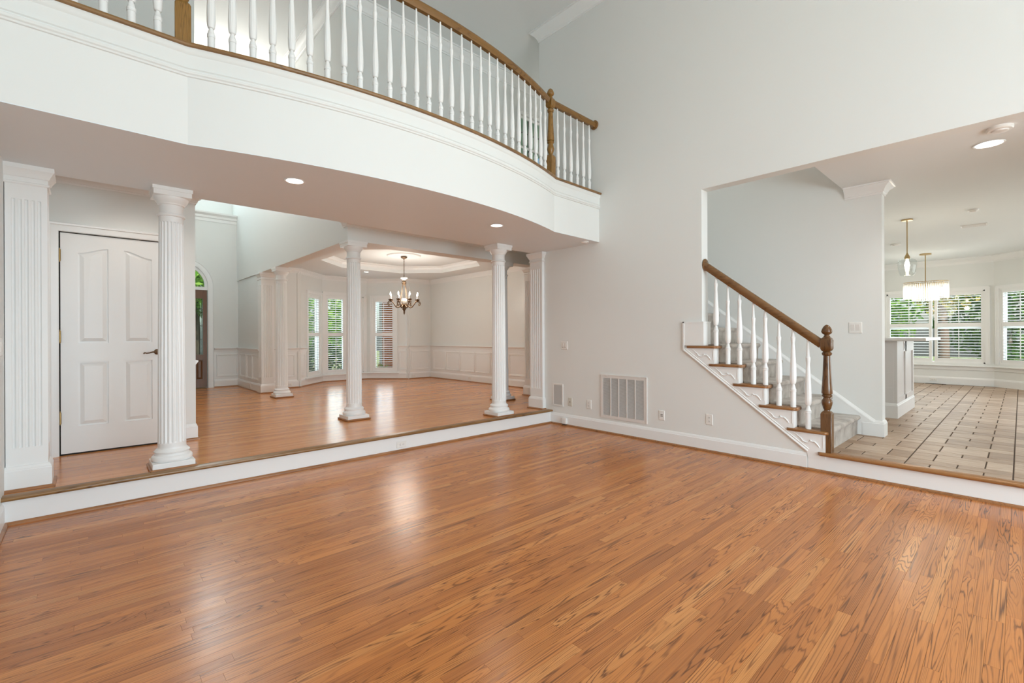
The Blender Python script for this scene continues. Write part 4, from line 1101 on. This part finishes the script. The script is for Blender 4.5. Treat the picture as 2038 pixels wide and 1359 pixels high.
# ------------------------------------------------------------------ ceiling fittings
def downlight(x, y, z, r, label, power, warm=(1, .94, .87), spot=None):
    t = thing('recessed_light', (x, y, z), label, 'ceiling light', 'recessed ceiling lights')
    MB().lathe([(r, 0), (r + .014, -.002), (r + .012, -.006), (r, -.004), (r, 0)], (x, y, z), 32, cap=False).build('trim_ring', TRIM, t, smooth=40)
    MB().lathe([(.001, -.0032), (r, -.0032), (r, -.001), (.001, -.001)], (x, y, z), 32).build('lens', LENS, t)
    if power: lamp('downward_spot', 'SPOT', (x, y, z - .02), power, warm, direction=(0, 0, -1), spot_size=radians(140), spot_blend=.7, shadow_soft_size=r)
downlight(-3.735, -.755, ZS, .062, 'glowing recessed light in the soffit, nearer the left columns', L_DOWN)
downlight(-1.600, -.685, ZS, .062, 'glowing recessed light in the soffit above the right hand column', L_DOWN)
downlight(.62, -4.405, ZK, .085, 'large glowing recessed light in the kitchen ceiling near the opening', L_KDOWN)
downlight(-.295, 5.334, ZD, .05, 'tiny recessed light in the dining ceiling rim, between column and chandelier', 0)
for x, y in ((2.6, -5.6), (5.2, -5.6), (5.6, -3.6), (3.4, -7.0)):
    lamp('downward_spot', 'SPOT', (x, y, ZK - .03), L_KDOWN, (1, .90, .78), direction=(0, 0, -1), spot_size=radians(140), spot_blend=.7, shadow_soft_size=.08)  # added spots with no fixtures, for more kitchen light
lamp('hall_downlight_lamp', 'SPOT', (-4.6, .72, 2.74), L_HALL, (1, .93, .85), direction=(0, 0, -1), spot_size=radians(140), spot_blend=.7, shadow_soft_size=.06)
def disc(name, x, y, z, r, label, cat, h=.03, dome=True):
    t = thing(name, (x, y, z), label, cat, 'round ceiling sensors')
    MB().lathe([(r, 0), (r, -h * .5), (r * .92, -h * .7), (r * .7, -h * .72)], (x, y, z), 32).build('base', PLASTIC, t, smooth=40)
    MB().lathe([(r * .68, -h * .6), (r * .62, -h), (r * .3, -h * 1.15), (.001, -h * 1.18)], (x, y, z), 24).build('cover', VENTW, t, smooth=40)
    return t
disc('smoke_detector', .235, -4.475, ZK, .075, 'round white smoke detector at the top right by the kitchen opening', 'smoke detector', .035)
disc('ceiling_sensor', 3.40, -4.174, ZK, .055, 'small white ceiling sensor to the right of the glass pendant', 'sensor', .03)
disc('ceiling_sensor', 5.55, -3.10, ZK, .07, 'small round white sensor on the kitchen ceiling left of the glass pendant', 'sensor', .03)
disc('soffit_sensor', -.165, -.765, ZS, .05, 'small white sensor under the balcony corner by the right wall', 'sensor', .022)
t = thing('ceiling_register', (4.62, -4.12, ZK), 'small white air register on the kitchen ceiling', 'vent')
MB().box(4.52, 4.72, -4.26, -3.98, ZK - .008, ZK).build('frame', VENTW, t)
m = MB()
for i in range(8): m.box(4.535 + i * .022, 4.545 + i * .022, -4.245, -3.995, ZK - .013, ZK - .007)
m.build('louver', VENTW, t, kind='stuff')

# dining chandelier
qx, qy = -.29, 3.665
md = thing('ceiling_medallion', (qx, qy, ZT), 'white scalloped plaster medallion above the candle chandelier', 'medallion')
MB().lathe([(.001, -.012), (.10, -.014), (.12, -.024), (.15, -.016), (.24, -.014), (.27, -.024), (.30, -.022), (.315, -.012), (.32, 0)], (qx, qy, ZT), 96, lambda r, z, t: r * (1 + (.045 * abs(sin(3 * t)) if r > .2 else 0))).build('plaster_rosette', TRIM, md, smooth=40)
cdl = thing('candle_chandelier', (qx, qy, ZT - .024), 'bronze eight-arm candle chandelier hanging from a chain in the dining room', 'chandelier')
c = (qx, qy, 0)
MB().lathe([(.058, ZT - .022), (.064, ZT - .030), (.060, ZT - .046), (.040, ZT - .060), (.012, ZT - .068), (.008, ZT - .085)], c, 24).build('canopy', BRONZE, cdl, smooth=40)
m = MB(); zc = ZT - .085; i = 0
while zc > 2.425:
    a = pi / 2 * (i % 2); ring = [(qx + .011 * cos(t) * cos(a), qy + .011 * cos(t) * sin(a), zc - .017 + .019 * sin(t)) for t in [2 * pi * k / 12 for k in range(13)]]
    m.tube(ring, .0032, 5); zc -= .030; i += 1
m.build('chain', BRONZE, cdl)
MB().lathe([(.010, 2.43), (.066, 2.418), (.070, 2.408), (.060, 2.392), (.036, 2.374), (.026, 2.352)], c, 24).build('upper_bowl', ALAB, cdl, smooth=50, label='pale alabaster upper bowl')
m = MB().lathe([(.024, 2.356), (.036, 2.342), (.038, 2.326), (.020, 2.310), (.012, 2.27), (.001, 2.25)], c, 16)
for k in range(6):
    a = 2 * pi * k / 6; m.tube([(qx + .034 * cos(a), qy + .034 * sin(a), 2.34), (qx + .044 * cos(a), qy + .044 * sin(a), 2.325), (qx + .046 * cos(a), qy + .046 * sin(a), 2.30), (qx + .036 * cos(a), qy + .036 * sin(a), 2.285)], .006, 6)
m.build('hub', BRONZE, cdl, smooth=50)
for k in range(4):
    a = 2 * pi * k / 4 + .5
    MB().tube([(qx + .028 * cos(a), qy + .028 * sin(a), 2.31), (qx + .06 * cos(a), qy + .06 * sin(a), 2.13), (qx + .078 * cos(a), qy + .078 * sin(a), 2.02), (qx + .085 * cos(a), qy + .085 * sin(a), 1.93), (qx + .06 * cos(a), qy + .06 * sin(a), 1.90)], .0045, 6).build('support_rod', BRONZE, cdl, smooth=60)
MB().lathe([(.030, 2.00), (.050, 1.985), (.060, 1.95), (.052, 1.91), (.040, 1.89)], c, 24).build('body_urn', ALAB, cdl, smooth=50, label='pale alabaster urn')
m = MB().lathe([(.040, 1.895), (.070, 1.88), (.072, 1.866), (.050, 1.852), (.030, 1.84), (.034, 1.815), (.042, 1.80), (.036, 1.785), (.020, 1.76), (.014, 1.73), (.018, 1.715), (.010, 1.695), (.001, 1.672)], c, 20)
m.build('body', BRONZE, cdl, smooth=50)
AP = [(.045, 1.885), (.07, 1.86), (.10, 1.832), (.135, 1.818), (.168, 1.832), (.20, 1.872), (.23, 1.918), (.262, 1.945), (.295, 1.945), (.325, 1.925), (.342, 1.895), (.332, 1.868), (.310, 1.866), (.302, 1.886), (.314, 1.898)]
AR = [.008, .0095, .0095, .0095, .009, .0085, .008, .008, .0075, .007, .007, .006, .0055, .005, .006]
for k in range(8):
    a = 2 * pi * k / 8 + radians(38); ca, sa = cos(a), sin(a)
    m = MB().tube([(qx + r_ * ca, qy + r_ * sa, z) for r_, z in AP], AR, 7)
    m.tube([(qx + r_ * ca, qy + r_ * sa, z) for r_, z in ((.16, 1.828), (.15, 1.87), (.125, 1.895), (.105, 1.88), (.115, 1.862))], .005, 6)
    arm = m.build('arm', BRONZE, cdl, smooth=60)
    cc = (qx + .278 * ca, qy + .278 * sa, 0)
    MB().lathe([(.010, 1.945), (.030, 1.956), (.044, 1.968), (.046, 1.974), (.012, 1.970), (.013, 1.985)], cc, 16).build('drip_pan', BRONZE, arm, smooth=40)
    MB().lathe([(.0095, 1.982), (.0095, 2.045), (.005, 2.047)], cc, 10).build('candle_sleeve', ALAB, arm, smooth=50, label='ivory candle sleeve')
    MB().lathe([(.004, 2.046), (.011, 2.058), (.0135, 2.072), (.010, 2.092), (.004, 2.108), (.001, 2.118)], cc, 10).build('flame_bulb', BULB, arm, smooth=60, label='glowing flame bulb')
downlight(1.36, 1.72, ZD, .05, 'added recessed light hidden behind the dining beam to brighten the room, at its right end', L_DIN)  # this pair is added out of sight to light the dining room
downlight(-1.95, 1.72, ZD, .05, 'added recessed light hidden behind the dining beam to brighten the room, at its left end', L_DIN)
lamp('chandelier_glow', 'POINT', (qx, qy, 2.10), L_CHAND, (1, .93, .83), shadow_soft_size=.25)

# kitchen pendant
px_, py_ = 3.44, -3.52; c = (px_, py_, 0)
t = thing('glass_pendant', (px_, py_, ZK), 'clear glass bell pendant on a gold rod in the kitchen', 'pendant light')
MB().lathe([(.066, ZK), (.066, ZK - .012), (.060, ZK - .018), (.012, ZK - .020)], c, 28).build('canopy', GOLD, t, smooth=40)
MB().lathe([(.0065, ZK - .018), (.0065, 2.36)], c, 10).build('rod', GOLD, t, smooth=60)
MB().lathe([(.007, 2.375), (.012, 2.36), (.030, 2.318), (.032, 2.292), (.022, 2.285)], c, 20).build('socket_cap', GOLD, t, smooth=40)
gp = [(.032, 2.292), (.060, 2.290), (.088, 2.278), (.102, 2.252), (.105, 2.215), (.100, 2.160), (.090, 2.105), (.078, 2.068), (.060, 2.055)]
MB().lathe(gp + [(r_ - .003, z) for r_, z in gp[::-1]], c, 36, cap=False).build('glass_shade', CLEAR, t, smooth=60, label='clear glass bell shade')
MB().lathe([(.013, 2.285), (.014, 2.262), (.024, 2.235), (.029, 2.205), (.024, 2.178), (.010, 2.164), (.001, 2.161)], c, 16).build('bulb', BULB, t, smooth=60, label='glowing bulb')
lamp('pendant_glow', 'POINT', (px_, py_, 2.0), 6, (1, .85, .66), shadow_soft_size=.06)

# kitchen crystal chandelier: two interlocking drums of rods
kx, ky = 7.28, -3.31; c = (kx, ky, 0)
t = thing('crystal_chandelier', (kx, ky, ZK), 'oval crystal rod chandelier glowing in front of the kitchen windows', 'chandelier')
MB().lathe([(.09, ZK), (.09, ZK - .025), (.01, ZK - .027)], c, 28).build('canopy', GOLD, t, smooth=40)
MB().lathe([(.008, ZK - .02), (.008, 2.02), (.016, 1.99), (.001, 1.97)], c, 10).build('rod', GOLD, t, smooth=60)
m = MB(); rods = MB()
ell = lambda k, n, a, b: (kx + a * cos(2 * pi * k / n), ky + b * sin(2 * pi * k / n))
for a_, b_, zt_, zb_, n in ((.20, .335, 2.275, 1.955, 64), (.12, .20, 2.25, 1.915, 36)):
    m.tube([(*ell(k, 48, a_, b_), zt_) for k in range(49)], .007, 6); m.tube([(*ell(k, 48, a_, b_), zt_ - .035) for k in range(49)], .005, 6)
    for k in range(n):
        x, y = ell(k, n, a_, b_); rods.lathe([(.001, zb_ - .012), (.0085, zb_), (.0085, zt_ - .01), (.003, zt_)], (x, y, 0), 6)
m.tube([(kx - .20, ky, 2.24), (kx + .20, ky, 2.24)], .005, 6); m.tube([(kx, ky - .335, 2.24), (kx, ky + .335, 2.24)], .005, 6)
m.build('ring_frame', GOLD, t, smooth=60); rods.build('crystal_rods', CRYST, t, kind='stuff')
for k in range(8):
    x, y = ell(k + .5, 8, .15, .27)
    MB().lathe([(.001, 2.055), (.018, 2.065), (.022, 2.10), (.018, 2.14), (.010, 2.155)], (x, y, 0), 10).build('bulb', BULB, t, smooth=60)
lamp('crystal_glow', 'POINT', (kx, ky, 1.86), 14, (1, .88, .72), shadow_soft_size=.25)

# ------------------------------------------------------------------ kitchen island
t = thing('kitchen_island', (3.3, -3.0, ZU), 'painted kitchen island with panelled end and a pale stone bar top', 'island')
MB().box(2.67, 4.02, -3.50, -2.35, ZU, 1.165).build('body', CABW, t)
rl, rf = Run((2.67, -2.35), (2.67, -3.50)), Run((2.67, -3.50), (4.02, -3.50))
P = [(2.67, -3.50, ZU), (4.02, -3.50, ZU), (4.02, -2.35, ZU), (2.67, -2.35, ZU)]
MB().sweep(P, base_prof(.19, .022), closed=True).build('base_trim', TRIM, t, smooth=20)
for u0, u1 in ((.0, .09), (.62, .71), (rf.L - .09, rf.L)):
    m = MB(); rf.box(m, u0, u1, 0, .016, ZU + .19, 1.165); m.build('stile', CABW, t)
m = MB(); rf.box(m, .09, rf.L - .09, 0, .016, 1.02, 1.165); rf.box(m, .09, rf.L - .09, 0, .016, ZU + .19, ZU + .25); m.build('rail', CABW, t)
for i in range(4):
    m = MB(); rl.box(m, .02, rl.L - .02, 0, .004, ZU + .20 + i * .195, ZU + .388 + i * .195); m.build('board', CABW, t)
m = MB(); rf.box(m, .49, .53, .016, .020, 1.035, 1.155); m.build('outlet_cover', VENTW, t); m = MB(); rf.box(m, .503, .517, .020, .022, 1.06, 1.13); m.build('outlet_face', DARK, t)
MB().cbox(2.61, 4.12, -3.80, -2.30, 1.165, 1.203, .006).build('bar_top', QUARTZ, t)

# ------------------------------------------------------------------ outdoors
struct(MB().box(-30, 40, -20, 45, -.6, -.35).build('ground', LAWN))
rt_ = random.Random(21)
def tree(name, x, y, h, r, zc, label, mat, n=900, ls=.12, cat='tree', squash=1., trunk=True):
    t = thing(name, (x, y, -.35), label, cat, 'garden trees' if cat == 'tree' else 'garden shrubs')
    m = MB()
    for i in range(n):
        while True:
            p = Vector((rt_.uniform(-1, 1), rt_.uniform(-1, 1), rt_.uniform(-1, 1)))
            if .25 < p.length < 1: break
        p = Vector((x + p.x * r, y + p.y * r, zc + p.z * r * squash)); s = ls * rt_.uniform(.6, 1.5)
        a = Vector((rt_.gauss(0, 1), rt_.gauss(0, 1), rt_.gauss(0, .7))).normalized(); b = a.orthogonal().normalized(); b.rotate(Matrix.Rotation(rt_.random() * 6.28, 3, a)); d = a.cross(b)
        m.add([tuple(p - b * s), tuple(p - d * s * .45 + a * s * .1), tuple(p + b * s), tuple(p + d * s * .45 + a * s * .1)], [(0, 1, 2, 3)])
    me = m.build('foliage', mat, t, kind='stuff')
    if trunk: MB().tube([(x, y, -.4), (x + .05, y, zc * .5), (x, y + .05, zc + r * .3)], [.16, .12, .05], 9).build('trunk', BARK, t, smooth=60)
    return t
def far_trees(lst):
    for nm, x, y, h, r, zc, lb, mt, kw in lst: tree(nm, x, y, h, r, zc, lb, mt, **kw)
far_trees([
 ('leafy_tree', 1.3, 14.6, 6, 2.0, 1.9, 'bright green tree outside the middle bay window', LEAF1, dict(n=3000, ls=.13)),
 ('garden_shrub', .1, 9.0, 1.2, .8, .3, 'low garden shrub outside below the middle bay window', LEAF2, dict(n=900, ls=.08, cat='shrub', trunk=False)),
 ('garden_shrub', 1.22, 7.72, 1.2, .42, .05, 'yellow tinged shrub outside in front of the orange brick wing', LEAF3, dict(n=500, ls=.06, cat='shrub', trunk=False)),
 ('leafy_tree', -2.7, 11.2, 7, 1.15, 2.9, 'bright green tree outside seen through the arched transom', LEAF1, dict(n=2600, ls=.10)),
 ('garden_shrub', -3.0, 9.0, 1.2, .5, .13, 'dark green shrub outside the leaded entry glass', LEAF2, dict(n=900, ls=.08, cat='shrub', trunk=False)),
 ('leafy_tree', 5.4, 11.2, 12, 2.0, 8.2, 'tall dark tree outside the small upstairs window', LEAF2, dict(n=1800, ls=.2)),
 ('leafy_tree', 13.2, -1.1, 6, 1.55, 2.0, 'bright leafy tree outside the left half of the kitchen window', LEAF1, dict(n=2600, ls=.10)),
 ('leafy_tree', 14.4, -4.3, 6, 1.75, 2.2, 'dark leafy tree outside the right half of the kitchen window', LEAF2, dict(n=2600, ls=.11)),
 ('leafy_tree', 11.6, -3.2, 4, .75, 2.5, 'yellow autumn tree outside the top of the kitchen window', LEAF3, dict(n=600, ls=.07)),
 ('garden_shrub', 11.2, -4.4, 1.2, .62, .35, 'dark low hedge outside the lower right of the kitchen window', LEAF2, dict(n=1200, ls=.06, cat='shrub', trunk=False)),
 ('leafy_tree', 12.6, -7.4, 5, 1.6, 1.8, 'green tree outside the angled kitchen window', LEAF1, dict(n=2000, ls=.10)),
 ('garden_shrub', 11.2, -2.2, 1.2, .6, .3, 'low green shrub outside the lower left of the kitchen window', LEAF1, dict(n=900, ls=.06, cat='shrub', trunk=False)),
])
# brick wing beside the bay
bw = thing('brick_wing', (2.4, 8.4, -.35), 'orange brick wing of the house outside the right bay window', 'brick wall')
MB().box(1.57, 3.6, 8.21, 8.45, -.4, 3.4).build('mortar_core', MORTAR, bw)
m = MB(); zb_ = -.3; row = 0
while zb_ < 3.3:
    xb_ = 1.56 + (.11 if row % 2 else 0) - .11
    while xb_ < 2.9:
        a, b = max(xb_, 1.56), xb_ + .205
        if b > a + .03: m.box(a, b, 8.20, 8.24, zb_, zb_ + .062)
        xb_ += .215
    zb_ += .072; row += 1
m.build('brick_course', BRICKM, bw, kind='stuff')
